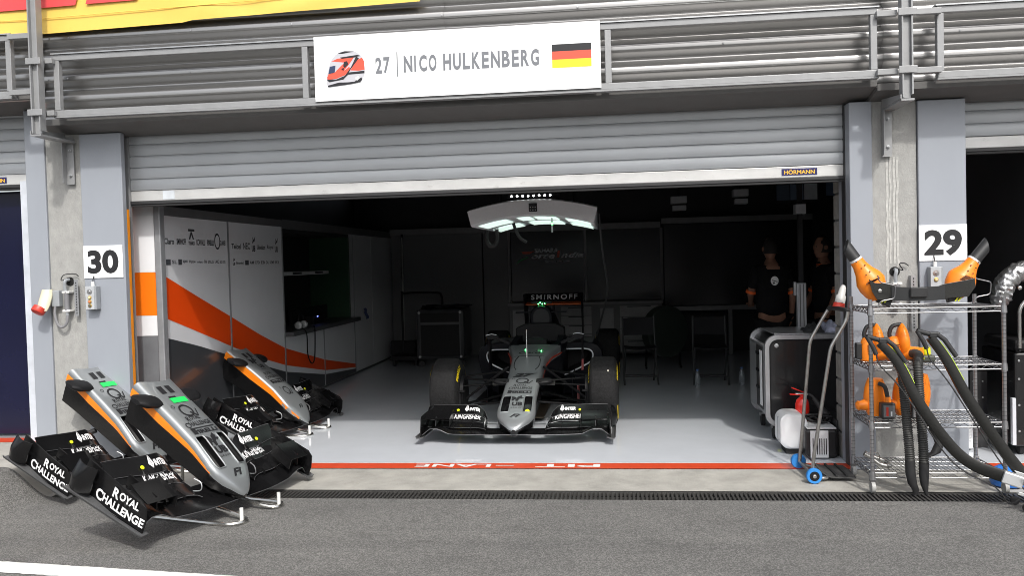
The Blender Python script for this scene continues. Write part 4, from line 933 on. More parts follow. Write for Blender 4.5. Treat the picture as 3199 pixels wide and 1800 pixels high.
for y in (3.45,3.62):
    MB().lathe((-3.76,y,.90),(0,1,0),[(0,.03),(.01,.045),(.05,.045),(.06,.03)],16).build('ear_cup', M('headset_grey', (.35,.36,.36), .35), t, smooth=True, world=True)
MB().tube(smooth_path([(-3.76,3.47,.93),(-3.76,3.49,1.0),(-3.76,3.565,1.03),(-3.76,3.63,1.0),(-3.76,3.66,.93)]),.012,8).build('headband', SATIN, t, smooth=True, world=True)
MB().tube(smooth_path([(-3.74,3.5,.87),(-3.68,3.52,.80),(-3.685,3.55,.55),(-3.69,3.68,.42),(-3.69,3.80,.47),(-3.685,3.83,.78),(-3.72,3.9,.86)]),.008,6).build('cable', SATIN, t, smooth=True, world=True)
t = thing('blue_led_box', 'small black box with a blue light on the partition counter', 'electronics box', (-3.95,4.55,.846))
MB().box((-4.0,4.35,.847),(-3.88,4.75,.96)).build('case', SATIN, t, bev=.005, world=True)
MB().lathe((-3.878,4.5,.945),(1,0,0),[(0,.006),(.005,.005)],8).build('blue_light', M('blue_led', (.1,.1,.5), .4, var=0, emit=(.15,.2,1), es=10), t, world=True)
o = MB().loft([[(-3.77+.01*math.sin(k*2), 6.25+.03*k+.15*j, .95-.035*k) for k in range(6)] for j in (0,.5,1)], cap=False, closed=False).build('blue_cloth', M('blue_rag', (.10,.13,.30), .8)); tag(o, 'small blue cloth hanging on the partition past the hatch', 'cloth')
# broom leaning in the corner
t = thing('broom', 'long handled broom leaning on the partition beyond the hatch', 'broom', (-3.45,7.3,.005))
MB().tube([(-3.42,7.35,.35),(-3.46,7.55,2.05)],.014,8).build('handle', M('broom_handle', (.35,.35,.34), .4, .3), t, smooth=True, world=True)
MB().tube([(-3.452,7.5,1.35),(-3.462,7.56,2.1)],.019,8).build('grip', SATIN, t, smooth=True, world=True)
MB().box((-3.62,7.2,.03),(-3.2,7.38,.36)).build('head', SATIN, t, bev=.02, world=True)
# ------------------------------------------------------------------ back wall of the garage
bw = thing('back_partition', 'dim back partition of grey panels and black glass screens', 'partition', (0,8.2,0)); Y = 8.05
BG = M('back_grey', (.12,.122,.125), .45, var=.05, scale=2); BLK2 = M('black_glass', (.008,.008,.009), .2, var=0)
for x0, x1 in ((-3.78,-2.2),(-2.18,-1.76)): MB().box((x0,Y,.01),(x1,Y+.05,2.10)).build('wall_panel', BG, bw, bev=.003, world=True)
MB().box((-3.79,Y-.01,2.102),(.80,Y+.06,2.20)).build('header_rail', M('rail_grey', (.20,.202,.205), .4), bw, world=True)
MB().box((.802,Y-.3,2.15),(3.18,Y-.24,2.24)).build('header_rail', M('rail_grey'), bw, world=True)
MB().box((.802,Y-.32,.73),(2.6,Y-.24,.80)).build('low_rail', M('rail_grey'), bw, world=True)
for x in (1.84,): MB().box((x,Y-.31,.01),(x+.06,Y-.25,.73)).build('rail_post', M('rail_grey'), bw, world=True)
for x0, x1 in ((-1.70,-.475),(-.43,.79)):
    MB().box((x0,Y,.915),(x1,Y+.03,2.10)).build('screen', BLK2, bw, world=True)
for x in (-1.755,-.472,.792): MB().box((x,Y-.02,.9),(x+.04,Y+.04,2.10)).build('screen_post', M('rail_grey'), bw, world=True)
MB().box((.84,Y-.22,.81),(3.18,Y-.2,2.14)).build('screen', BLK2, bw, world=True)
lg = MB(); yy = Y-.004
text('SAHARA', plane_fn((-1.30,yy,1.735),(1,0,0),(0,0,1)), .40, .075, bold=.03, mb=lg)
text('orce', plane_fn((-1.36,yy,1.635),(1,0,0),(0,0,1)), .40, .07, bold=.03, shear=.35, mb=lg)
text('ndia', plane_fn((-.86,yy,1.645),(1,0,0),(0,0,1)), .38, .085, bold=.03, shear=.35, mb=lg)
text('formula one team', plane_fn((-1.12,yy,1.575),(1,0,0),(0,0,1)), .40, .03, bold=.0, mb=lg)
sc0 = [c for c in bw.children if c.name.startswith('screen')][0]
lg.build('lettering', M('logo_grey', (.60,.60,.62), .5, var=0), bw, fix=False, world=True)
lr = MB().sheet([(-1.52,yy,1.76),(-1.30,yy,1.765),(-1.38,yy,1.72),(-1.50,yy,1.72)]); lr.sheet([(-.92,yy,1.76),(-.87,yy,1.77),(-.89,yy,1.65),(-.93,yy,1.65)]); lr.build('red_swoosh', M('logo_red', (.55,.08,.04), .5, var=0), bw, fix=False, world=True)
MB().sheet([(-1.62,yy,1.55),(-1.58,yy,1.62),(-1.42,yy,1.68),(-1.40,yy,1.66),(-1.55,yy,1.59)]).build('green_swoosh', M('logo_green', (.03,.2,.07), .5, var=0), bw, fix=False, world=True)
# cabinets under the screens
cb = thing('tool_cabinet', 'low grey cabinet with drawers under the black screens at the back', 'cabinet', (-.5,7.85,0))
MB().box((-1.72,7.72,.05),(.78,8.03,.86)).build('carcass', BG, cb, bev=.004, world=True); MB().box((-1.74,7.70,.861),(.80,8.035,.905)).build('worktop', M('rail_grey'), cb, bev=.004, world=True)
for x0, x1, n in ((-.86,-.36,5),(.10,.72,4)):
    for k in range(n):
        h = .76/n; d = MB().box((x0,7.70,.08+k*h),(x1,7.719,.07+(k+1)*h)).build('drawer', M('drawer_grey', (.30,.302,.305), .4), cb, bev=.003, world=True)
        MB().box((x0+.12,7.693,.05+(k+1)*h),(x1-.12,7.699,.064+(k+1)*h)).build('pull', BLACKP, d).location = -parent_loc(d)
for x0 in (-1.66,-.22): MB().box((x0,7.70,.1),(x0+.22,7.719,.80)).build('door', M('drawer_grey'), cb, bev=.003, world=True)
# flight case on the left, another machine cover
fc = thing('flight_case', 'dark rounded flight case with steel bolts standing at the back left', 'case', (-2.65,6.6,0))
MB().box((-3.03,6.5,.12),(-2.27,7.2,.90)).build('body', M('case_dark', (.05,.052,.055), .35), fc, bev=.06, world=True)
MB().box((-2.95,6.488,.18),(-2.35,6.499,.66)).build('panel', SATIN, fc, bev=.01, world=True); MB().box((-2.95,6.488,.70),(-2.35,6.499,.84)).build('panel', SATIN, fc, bev=.01, world=True)
for x in (-2.97,-2.33):
    for z in (.17,.85): MB().lathe((x,6.499,z),(0,-1,0),[(0,.022),(.008,.018)],12).build('bolt', GALV, fc, smooth=True, world=True)
    MB().tube([(x,6.6,.05),(x,6.66,.05)],.05,12).build('castor', RUB, fc, smooth=True, world=True)
o = MB().loft([[(-2.95+.75*j/6, 6.55+.5*i/4, .905+.05*abs(math.sin(i*1.7+j*1.1))) for j in range(7)] for i in range(5)], cap=False, closed=False).build('dark_cloth', M('cloth_dark', (.02,.02,.03), .9), smooth=True); tag(o, 'crumpled dark cloth lying on the flight case', 'cloth')
t = thing('push_trolley', 'dark tubular trolley behind the flight case', 'trolley', (-3.3,7.0,0))
MB().tube(smooth_path([(-3.35,7.0,.1),(-3.35,7.0,1.08),(-3.30,7.0,1.14),(-2.8,7.0,1.14),(-2.72,7.05,1.08),(-2.72,7.1,.9)]),.018,8).build('handle', SATIN, t, smooth=True, world=True); MB().box((-3.5,6.7,.1),(-3.05,7.3,.16)).build('deck', SATIN, t, world=True)
for x in (-3.45,-3.1): MB().lathe((x,6.75,.06),(1,0,0),[(0,.06),(.03,.06)],14).build('wheel', RUB, t, smooth=True, world=True)
# ------------------------------------------------------------------ folding chairs
def chair(x, y, rz, label):
    t = thing('folding_chair', label, 'chair', (x,y,.005), (0,0,rz), 'dark folding chairs behind the car')
    G = M('chair_tube', (.05,.05,.052), .4, .3); K = M('chair_seat', (.015,.015,.017), .6, spec=.15)
    for s in (-1, 1):
        MB().tube([(s*.21,-.16,0),(s*.205,.12,.45),(s*.20,.2,.84)],.012,8).build('front_leg', G, t, smooth=True)
        MB().tube([(s*.19,.26,0),(s*.19,-.12,.46)],.012,8).build('rear_leg', G, t, smooth=True)
    for yy, z in ((-.10,.10),(.22,.08)): MB().tube([(-.2,yy,z),(.2,yy,z)],.009,6).build('stretcher', G, t)
    MB().loft([[(xx, yv, .455+.02*(xx/.2)**2) for xx in (-.2,-.1,0,.1,.2)]+[(xx, yv, .445+.02*(xx/.2)**2) for xx in (.2,.1,0,-.1,-.2)] for yv in (-.2,.0,.16)]).build('seat', K, t, smooth=True)
    MB().loft([[(xx, .185+.03*(1-(xx/.2)**2), z) for xx in (-.2,-.1,0,.1,.2)]+[(xx, .20+.03*(1-(xx/.2)**2), z) for xx in (.2,.1,0,-.1,-.2)] for z in (.60,.70,.82)]).build('backrest', K, t, smooth=True)
chair(.32,4.55,.05,'dark folding chair just right of the race car, nearest its rear wheel'); chair(1.19,4.5,-.05,'dark folding chair behind the tool cart, right of the other chair')
t = thing('floor_fan', 'large round dark fan standing behind the folding chairs', 'fan', (.7,6.0,0))
MB().lathe((.68,6.1,.54),(.6,-.8,0),[(0,.33),(.005,.37),(.14,.37),(.15,.33),(.10,.05)],32).build('drum', M('fan_green', (.035,.045,.038), .4), t, smooth=True, world=True)
for k in range(5):
    a = k*2*PI/5; c = Vector((.70,6.06,.54)); d = Vector((.8*math.cos(a),.6*math.cos(a),math.sin(a)))
    MB().bar(c+d*.05, c+d*.30, .10, .008, (.6,-.8,.3)).build('blade', SATIN, t, world=True)
MB().tube(smooth_path([(.45,6.15,.02),(.46,6.1,.3),(.47,6.0,.54)]),.016,8).build('stand', SATIN, t, smooth=True, world=True); MB().tube(smooth_path([(.95,6.3,.02),(.94,6.3,.3),(.93,6.25,.54)]),.016,8).build('stand', SATIN, t, smooth=True, world=True)
MB().tube([(.45,6.3,.016),(.45,6.0,.016)],.016,8).build('foot', SATIN, t, world=True); MB().tube([(.95,6.45,.016),(.95,6.15,.016)],.016,8).build('foot', SATIN, t, world=True)
def bottle(x, y, label):
    t = thing('water_bottle', label, 'bottle', (x,y,.005), group='water bottles on the garage floor')
    MB().lathe((x,y,.005),(0,0,1),[(0,.03),(.02,.033),(.13,.033),(.18,.014),(.20,.013)],14).build('body', M('clear_plastic', (.6,.65,.7), .1, trans=.8, var=0), t, smooth=True, world=True)
    MB().lathe((x,y,.205),(0,0,1),[(0,.015),(.018,.015)],12).build('cap', M('cap_blue', (.1,.2,.5), .4), t, smooth=True, world=True)
bottle(1.0,4.2,'small clear bottle left of the right folding chair'); bottle(1.55,4.35,'small clear bottle beside the tool cart on the floor')
# ------------------------------------------------------------------ light gantry above the car
gt = thing('light_gantry', 'curved grey light gantry with white lamp panels hanging above the car nose', 'light', (-.72,1.7,2.0))
gx = lambda t: -.71+.60*t
def arc(t): return -.085*t*t
GH = M('gantry_grey', (.66,.67,.69), .45, 0, var=.05, scale=60); LP = M('lamp_panel', (.8,.85,.82), .4, var=0, emit=(.80,1,.90), es=.62)
rings = []
for k in range(21):
    t_ = -1+k*.1; x = -.71+.555*t_; z = arc(t_)
    rings.append([(x*1+(.03*t_),1.20+.1*t_*t_*0,2.145+z),(x,1.20,2.015+z),(x,1.26,2.005+z),(x,3.1,2.015+z),(x,3.2,2.08+z),(x*1,3.1,2.15+z),(x+.03*t_,1.3,2.16+z)])
hs = MB().loft(rings).build('housing', GH, gt, smooth=True, world=True)
for t0, t1, y0, y1 in ((-.92,-.45,1.35,2.0),(-.92,-.42,2.35,3.0),(-.28,-.06,1.35,1.95),(.0,.38,1.35,1.95),(-.25,.38,2.3,3.0),(.52,.93,1.35,1.95),(.52,.93,2.3,2.95)):
    n = 5; MB().loft([[(-.71+.555*(t0+(t1-t0)*k/n), y, 2.0005+arc(t0+(t1-t0)*k/n)) for k in range(n+1)] for y in (y0, y1)], cap=False, closed=False).build('lamp_panel', LP, gt, world=True)
kp = MB().box((-.735,1.193,2.04),(-.66,1.1985,2.115)).build('key_pad', BLACKP, gt, world=True)
for i in range(3):
    for j in range(2): MB().lathe((-.72+.022*i,1.193,2.055+.025*j),(0,-1,0),[(0,.006),(.002,.005)],8).build('key', GALV, kp).location = -parent_loc(kp)
MB().box((-.95,1.36,2.18),(-.47,1.42,2.21)).build('led_bar', SATIN, gt, world=True)
LD = M('white_led', (.9,.9,.9), .4, var=0, emit=(1,1,1), es=12)
for k in range(8): MB().lathe((-.905+.0505*k,1.36,2.195),(0,-1,-.2),[(0,.0095),(.005,.008),(.008,.003)],10).build('led', LD, gt, world=True)
for x in (-1.05,-.35): MB().tube([(x,1.7,2.14),(x,1.7,2.87)],.015,8).build('drop_rod', SATIN, gt, world=True)
MB().tube(smooth_path([(-1.28,2.4,2.06),(-1.30,2.4,1.85),(-1.25,2.4,1.76),(-1.19,2.4,1.82),(-1.20,2.4,2.05)]),.022,8).build('air_hose', RUB, gt, smooth=True, world=True)
MB().tube(smooth_path([(-1.0,2.2,2.05),(-.98,2.2,1.95),(-.93,2.2,1.84),(-.86,2.2,1.79)]),.016,8).build('air_gun', RUB, gt, smooth=True, world=True)
MB().tube([(-.55,1.5,2.0),(-.55,1.5,1.86)],.008,8).build('pull_cord', GALV, gt, world=True)
MB().lathe((-.55,1.5,1.93),(0,0,1),[(0,.008),(.02,.008)],10).build('green_light', M('green_led'), gt, world=True)
MB().tube(smooth_path([(-.12,2.0,2.05),(-.10,2.2,1.7),(-.06,2.6,1.3),(-.12,3.0,1.0),(-.2,3.4,.72)]),.010,6).build('supply_cable', RUB, gt, smooth=True, world=True)
MB().box((-1.4,1.6,2.845),(-.1,1.8,2.858)).build('ceiling_plate', SATIN, gt, world=True)
# ------------------------------------------------------------------ tool cart on the right
BLK_G = M('gloss_black', (.012,.012,.013), .2, var=.15, scale=5, coat=.3)
ALU = M('brushed_aluminium', (.50,.51,.53), .33, .75, var=.08, scale=20, stretch=(1,1,.2))
ct = thing('tool_cart', 'black and silver rounded tool cart just inside the garage on the right', 'tool cart', (1.6,1.4,0))
def rrect(x0, x1, z0, z1, r, n=6):
    out = []
    for cx_, cz_, a0 in ((x1-r,z1-r,0),(x0+r,z1-r,90),(x0+r,z0+r,180),(x1-r,z0+r,270)):
        for k in range(n+1): a = math.radians(a0+90*k/n); out.append((cx_+r*math.cos(a), cz_+r*math.sin(a)))
    return out
o_ = rrect(1.27,2.18,.13,.91,.10); i_ = rrect(1.305,2.145,.165,.875,.075)
MB().prism(i_, lambda x, z: (x,1.02,z), lambda x, z: (x,1.80,z)).build('body', M('cart_black', (.02,.02,.021), .45), ct, world=True)
for y0, y1 in ((.985,1.03),(1.78,1.82)):
    mb = MB(); n = len(o_)
    mb.loft([[(x,y0,z) for x, z in o_],[(x,y0,z) for x, z in i_],[(x,y1,z) for x, z in i_],[(x,y1,z) for x, z in o_],[(x,y0,z) for x, z in o_]], cap=False)
    mb.build('frame_ring', ALU, ct, smooth=True, world=True)
MB().prism(rrect(1.318,2.13,.178,.862,.065), lambda x, z: (x,1.006,z), lambda x, z: (x,1.018,z)).build('front_panel', BLK_G, ct, world=True)
for x in (1.37,1.90):
    for z in (.22,.82): MB().lathe((x,1.005,z),(0,-1,0),[(0,.018),(.004,.018),(.006,.012)],12).build('bolt', GALV, ct, smooth=True, world=True)
MB().box((1.268,1.035,.23),(1.304,1.775,.82)).build('side_frame', ALU, ct, world=True)
MB().box((1.262,1.075,.26),(1.267,1.40,.80)).build('side_recess', M('cart_black'), ct, world=True)
MB().box((1.262,1.405,.26),(1.267,1.73,.80)).build('side_board', ALU, ct, world=True)
MB().box((1.2575,1.10,.29),(1.2615,1.20,.77)).build('white_strip', M('white_gloss_plastic', (.78,.80,.81), .3, var=.02), ct, world=True)
for k in range(3): MB().box((1.250,1.24,.42+.15*k),(1.261,1.36,.445+.15*k)).build('side_latch', BLK_G, ct, world=True)
MB().box((1.36,1.04,.9115),(2.12,1.77,.918)).build('top_sheet', ALU, ct, world=True)
for x in (1.36,2.08):
    for y in (1.1,1.7):
        MB().lathe((x-.02,y,.064),(1,0,0),[(0,.03),(.004,.056),(.036,.056),(.04,.03)],16).build('castor', RUB, ct, smooth=True, world=True)
        MB().box((x-.03,y-.02,.10),(x+.03,y+.02,.129)).build('castor_fork', GALV, ct, world=True)
MB().box((1.34,.975,.055),(1.45,1.02,.12)).build('brake_pedal', RUB, ct, bev=.008, world=True); MB().box((1.36,.970,.07),(1.42,.9745,.09)).build('yellow_label', YTAG, ct, world=True)
def rag(x0, x1, y0, y1, z, h, mat, name, label, seed):
    rn = random.Random(seed); n, m = 14, 10; rows = []
    ph = [rn.uniform(0, 6) for _ in range(6)]
    for i in range(n+1):
        r = []
        for j in range(m+1):
            u, v = i/n, j/m; e = math.sin(PI*u)**.5*math.sin(PI*v)**.5
            b = abs(math.sin(u*9+ph[0]+2*math.sin(v*5+ph[1])))*.5+abs(math.sin(v*8+ph[2]+2*math.sin(u*6+ph[3])))*.5
            r.append((x0+(x1-x0)*u+.015*math.sin(v*7+ph[4]), y0+(y1-y0)*v+.02*math.sin(u*8+ph[5]), z+.003+h*e*(.35+.65*b)))
        rows.append(r)
    o = MB().loft(rows, cap=False, closed=False).build(name, mat, smooth=True); tag(o, label, 'cloth')
rag(1.64,1.80,1.1,1.4,.918,.085,M('glove_dark', (.02,.021,.023), .8), 'dark_rag','crumpled dark cloth on the tool cart beside the aluminium post',1)
rag(1.80,2.0,1.08,1.5,.918,.10,M('rag_pale', (.42,.44,.56), .8, var=.35, scale=22), 'pale_rag','crumpled pale blue and white rag on the tool cart top',2)
# aluminium profile post standing behind the cart
ps = thing('profile_post', 'tall aluminium profile post rising behind the tool cart', 'post', (1.8,2.0,0))
MB().box((1.745,1.97,.01),(1.83,2.05,1.32)).build('profile', ALU, ps, bev=.006, world=True)
for x in (1.768,1.80): MB().box((x,1.966,.02),(x+.008,1.9695,1.31)).build('groove', M('groove_dark', (.1,.1,.1), .5), ps, world=True)
MB().box((1.72,1.98,1.20),(1.742,2.04,1.33)).build('clamp', GALV, ps, bev=.004, world=True)
MB().box((1.765,1.99,1.321),(1.81,2.03,2.84)).build('upper_rail', SATIN, ps, world=True)
MB().box((1.74,1.95,1.98),(1.835,2.07,2.07)).build('rail_joint', ALU, ps, world=True)
# ------------------------------------------------------------------ fire extinguisher, heater box, white canister
FR = M('extinguisher_red', (.62,.02,.012), .25, var=.03, coat=.5)
t = thing('fire_extinguisher', 'red fire extinguisher with black horn in front of the tool cart', 'fire extinguisher', (1.515,.72,.005))
MB().lathe((1.515,.72,.005),(0,0,1),[(0,.05),(.01,.056),(.36,.056),(.40,.045),(.42,.02),(.44,.018)],24).build('cylinder', FR, t, smooth=True, world=True)
MB().box((1.46,.705,.44),(1.56,.735,.458)).build('valve', GALV, t, bev=.004, world=True)
MB().bar((1.55,.72,.455),(1.43,.70,.505),.022,.008).build('lever', FR, t, world=True); MB().bar((1.55,.72,.445),(1.415,.70,.452),.022,.008).build('carry_handle', FR, t, world=True)
MB().tube(smooth_path([(1.55,.72,.452),(1.585,.70,.44),(1.62,.68,.40)]),.010,8).build('hose', RUB, t, smooth=True, world=True)
MB().tube([(1.60,.685,.42),(1.69,.62,.28)],[.016,.032],12).build('horn', RUB, t, smooth=True, world=True)
t = thing('white_canister', 'white rounded plastic canister behind the slotted heater box', 'canister', (1.4,.62,.005))
rw = [[(x, y, z) for x, z in rrect(1.295+k, 1.50, .05+k*.5, .33-k*.5, .07)] for y, k in ((.46,.025),(.48,0),(.72,0),(.74,.025))]
MB().loft(rw).build('shell', M('white_gloss_plastic', (.78,.80,.81), .3, var=.02), t, smooth=True, world=True)
MB().box((1.34,.5,.006),(1.47,.7,.049)).build('base', RUB, t, world=True); MB().box((1.293,.585,.09),(1.2995,.600,.29)).build('seam', GREYB, t, world=True)
t = thing('heater_box', 'black and white box with vertical slots standing on the red threshold', 'heater', (1.62,.5,.01))
MB().box((1.455,.33,.012),(1.70,.72,.235)).build('case', M('heater_black', (.015,.015,.016), .4), t, bev=.025, world=True)
fpn = MB().box((1.49,.318,.014),(1.625,.3295,.225)).build('front_panel', M('white_gloss_plastic'), t, bev=.003, world=True)
MB().box((1.47,.332,.2355),(1.69,.70,.245)).build('lid', M('white_gloss_plastic'), t, bev=.004, world=True)
for k in range(7): MB().box((1.505+.0165*k,.3145,.04),(1.511+.0165*k,.3175,.165)).build('slot', BLACKP, fpn).location = -parent_loc(fpn)
MB().box((1.705,.42,.012),(1.80,.85,.285)).build('battery_pack', M('heater_black'), t, bev=.01, world=True)
def cablepile(cx_, cy_, cz_, r, n, seed, label):
    rn = random.Random(seed); pts = [(cx_+rn.uniform(-r, r), cy_+rn.uniform(-r*.7, r*.7), cz_+rn.uniform(.006,.06)) for _ in range(n)]
    o = MB().tube(smooth_path(pts, 6), .008, 6).build('coiled_cable', RUB, smooth=True); tag(o, label, 'cable')
cablepile(1.60,.55,.25,.11,22,5,'tangled black cable lying on the slotted heater box')
# ------------------------------------------------------------------ hand truck
ht = thing('hand_truck', 'steel tube hand truck with blue wheels leaning beside the wire rack', 'hand truck', (1.35,-.2,.003))
TUBE = M('worn_steel_tube', (.42,.41,.39), .3, .9, var=.18, scale=30, stain=((.25,.10,.06), 18, .66, .6))
near = [(1.602,-.38,1.19),(1.592,-.38,1.13),(1.484,-.38,.945),(1.358,-.38,.175),(1.350,-.38,.06)]; far = [(1.565,.0,1.19),(1.515,.0,1.11),(1.428,.0,.955),(1.352,.0,.175),(1.34,.0,.06)]
def bent(pts, r=.04): 
    P_ = [Vector(p) for p in pts]; out = [P_[0]]
    for a, b, c in zip(P_, P_[1:], P_[2:]):
        d0 = (a-b).normalized(); d1 = (c-b).normalized(); q0 = b+d0*min(r, (a-b).length*.4); q1 = b+d1*min(r, (c-b).length*.4)
        for k in range(5): t_ = k/4; out.append((1-t_)**2*q0+2*t_*(1-t_)*b+t_*t_*q1)
    return out+[P_[-1]]
MB().tube(bent(near), .0125, 10).build('side_tube', TUBE, ht, smooth=True, world=True); MB().tube(bent(far), .0125, 10).build('side_tube', TUBE, ht, smooth=True, world=True)
MB().tube(bent([(1.602,-.38,1.185),(1.60,-.36,1.20),(1.57,-.02,1.20),(1.565,.0,1.185)]), .0165, 10).build('handle', RUB, ht, smooth=True, world=True)
MB().tube(bent([(1.350,-.38,.07),(1.36,-.38,.035),(1.46,-.37,.03),(1.47,-.10,.03),(1.36,.0,.04)]), .012, 8).build('base_loop', TUBE, ht, smooth=True, world=True)
MB().tube([(1.352,-.41,.056),(1.34,.04,.056)], .010, 8).build('axle', TUBE, ht, world=True)
BLW = M('blue_tyre', (.03,.22,.60), .45, var=.08)
for x, y, s in ((1.352,-.395,-1),(1.338,.02,1)):
    w = MB().lathe((x,y,.056),(0,s,0),[(0,.034),(0,.050),(.008,.054),(.03,.054),(.038,.05),(.038,.034),(.001,.034)],28).build('wheel', BLW, ht, smooth=True, world=True)
    MB().lathe((x,y+s*.002,.056),(0,s,0),[(0,.0335),(.034,.0335),(.034,.012),(.042,.010),(.045,.004)],20).build('hub', SATIN, w, smooth=True).location = -parent_loc(w)
    MB().lathe((x,y+s*.036,.056),(0,s,0),[(0,.014),(.008,.013),(.014,.006)],16).build('hub_cap', CHROME, w, smooth=True).location = -parent_loc(w)
rows = []
for k in range(8):
    t_ = k/7; x = 1.375+.27*t_; z = .035+.09*max(0, 1-t_*2.2)**2
    rows.append([(x,y,z+dz) for y, dz in ((-.37,0),(-.18,.008),(.0,0),(.0,-.008),(-.18,.0),(-.37,-.008))])
MB().loft(rows).build('toe_plate', M('rubber_mat', (.05,.05,.05), .7, var=.2), ht, smooth=True, world=True)
for k in range(3): MB().box((1.44+.07*k,-.36,.042),(1.455+.07*k,-.01,.050)).build('mat_rib', RUB, ht, world=True)
t = thing('industrial_plug', 'grey and red industrial plug hung by the hand truck handle', 'plug', (1.63,-.12,1.2))
MB().lathe((1.60,-.14,1.205),(.25,.1,1),[(0,.042),(.03,.040),(.033,.035)],18).build('collar', SOCR, t, smooth=True, world=True)
MB().lathe((1.61,-.136,1.238),(.25,.1,1),[(0,.036),(.05,.034),(.06,.026),(.11,.022),(.13,.012)],18).build('body', M('plug_grey', (.55,.55,.53), .4), t, smooth=True, world=True)
# ------------------------------------------------------------------ wire rack
rk = thing('wire_rack', 'chrome wire shelving rack on castors in front of the right pillar', 'shelving rack', (2.08,-.43,.003))
WIRE = M('chrome_wire', (.22,.22,.225), .35, .9, var=.05); POST = M('chrome_post', (.42,.42,.43), .3, .9, var=.25, scale=30, stain=((.30,.12,.06), 14, .68, .5), stretch=(1,1,.4))
xl, xr, yf, yb = 1.672, 2.50, -.66, -.20
SH = (.135,.468,.846,1.222)
for x in (xl, xr):
    for y in (yf, yb):
        p = MB(); p.cyl((x,y,.10),(x,y,1.285),.0135,n=12); p.build('post', POST, rk, smooth=True, world=True)
        g = MB(); z = .13
        while z < 1.27: g.cyl((x,y,z),(x,y,z+.004),.0142,n=10); z += .0254
        tag(g.build('post_grooves', WIRE, rk, smooth=True, world=True), kind='stuff')
        c = MB().lathe((x+.014,y,.043),(-1,0,0),[(0,.02),(.002,.038),(.026,.038),(.028,.02)],16).build('castor', M('castor_grey', (.35,.35,.34), .5), rk, smooth=True, world=True)
        MB().box((x-.02,y-.014,.078),(x+.02,y+.014,.100)).build('castor_fork', WIRE, c, bev=.004).location = -parent_loc(c)
for z in SH:
    m = MB()
    n = 30
    for k in range(1, n): x = xl+(xr-xl)*k/n; m.tube([(x,yf+.004,z),(x,yb-.004,z)], .0019, 5)
    for k in range(1, 4): y = yf+(yb-yf)*k/4; m.tube([(xl,y,z-.006),(xr,y,z-.006)], .0034, 5)
    sfx = tag(m.build('shelf_wires', WIRE, rk, smooth=True, world=True), kind='stuff')
    for a, b in (((xl,yf),(xr,yf)),((xl,yb),(xr,yb)),((xl,yf),(xl,yb)),((xr,yf),(xr,yb))):
        e = MB(); L_ = math.hypot(b[0]-a[0], b[1]-a[1]); d = ((b[0]-a[0])/L_, (b[1]-a[1])/L_)
        for zz in (z+.001, z-.030): e.tube([(a[0],a[1],zz),(b[0],b[1],zz)], .0036, 6)
        k = max(6, int(L_/.036)); e.tube([(a[0]+d[0]*L_*i/k, a[1]+d[1]*L_*i/k, z-.004-(.023 if i % 2 else 0)) for i in range(k+1)], .0026, 5)
        e.build('shelf_edge', WIRE, rk, smooth=True, world=True)
    for x in (xl, xr):
        for y in (yf, yb): MB().tube([(x,y,z-.040),(x,y,z+.008)], [.021,.018], 12).build('shelf_collar', POST, rk, smooth=True, world=True)
for x0, s, yy in ((1.80,1,-.60),(2.56-.04,1,-.30)):
    b_ = 0
    MB().tube(bent([(x0-.06,yy,1.245),(x0-.04,yy,1.27),(x0+.045,yy,1.285),(x0+.052,yy,1.37),(x0-.05,yy,1.395),(x0-.06,yy,1.44)],.02), .0045, 8).build('blower_hook', WIRE, rk, smooth=True, world=True)
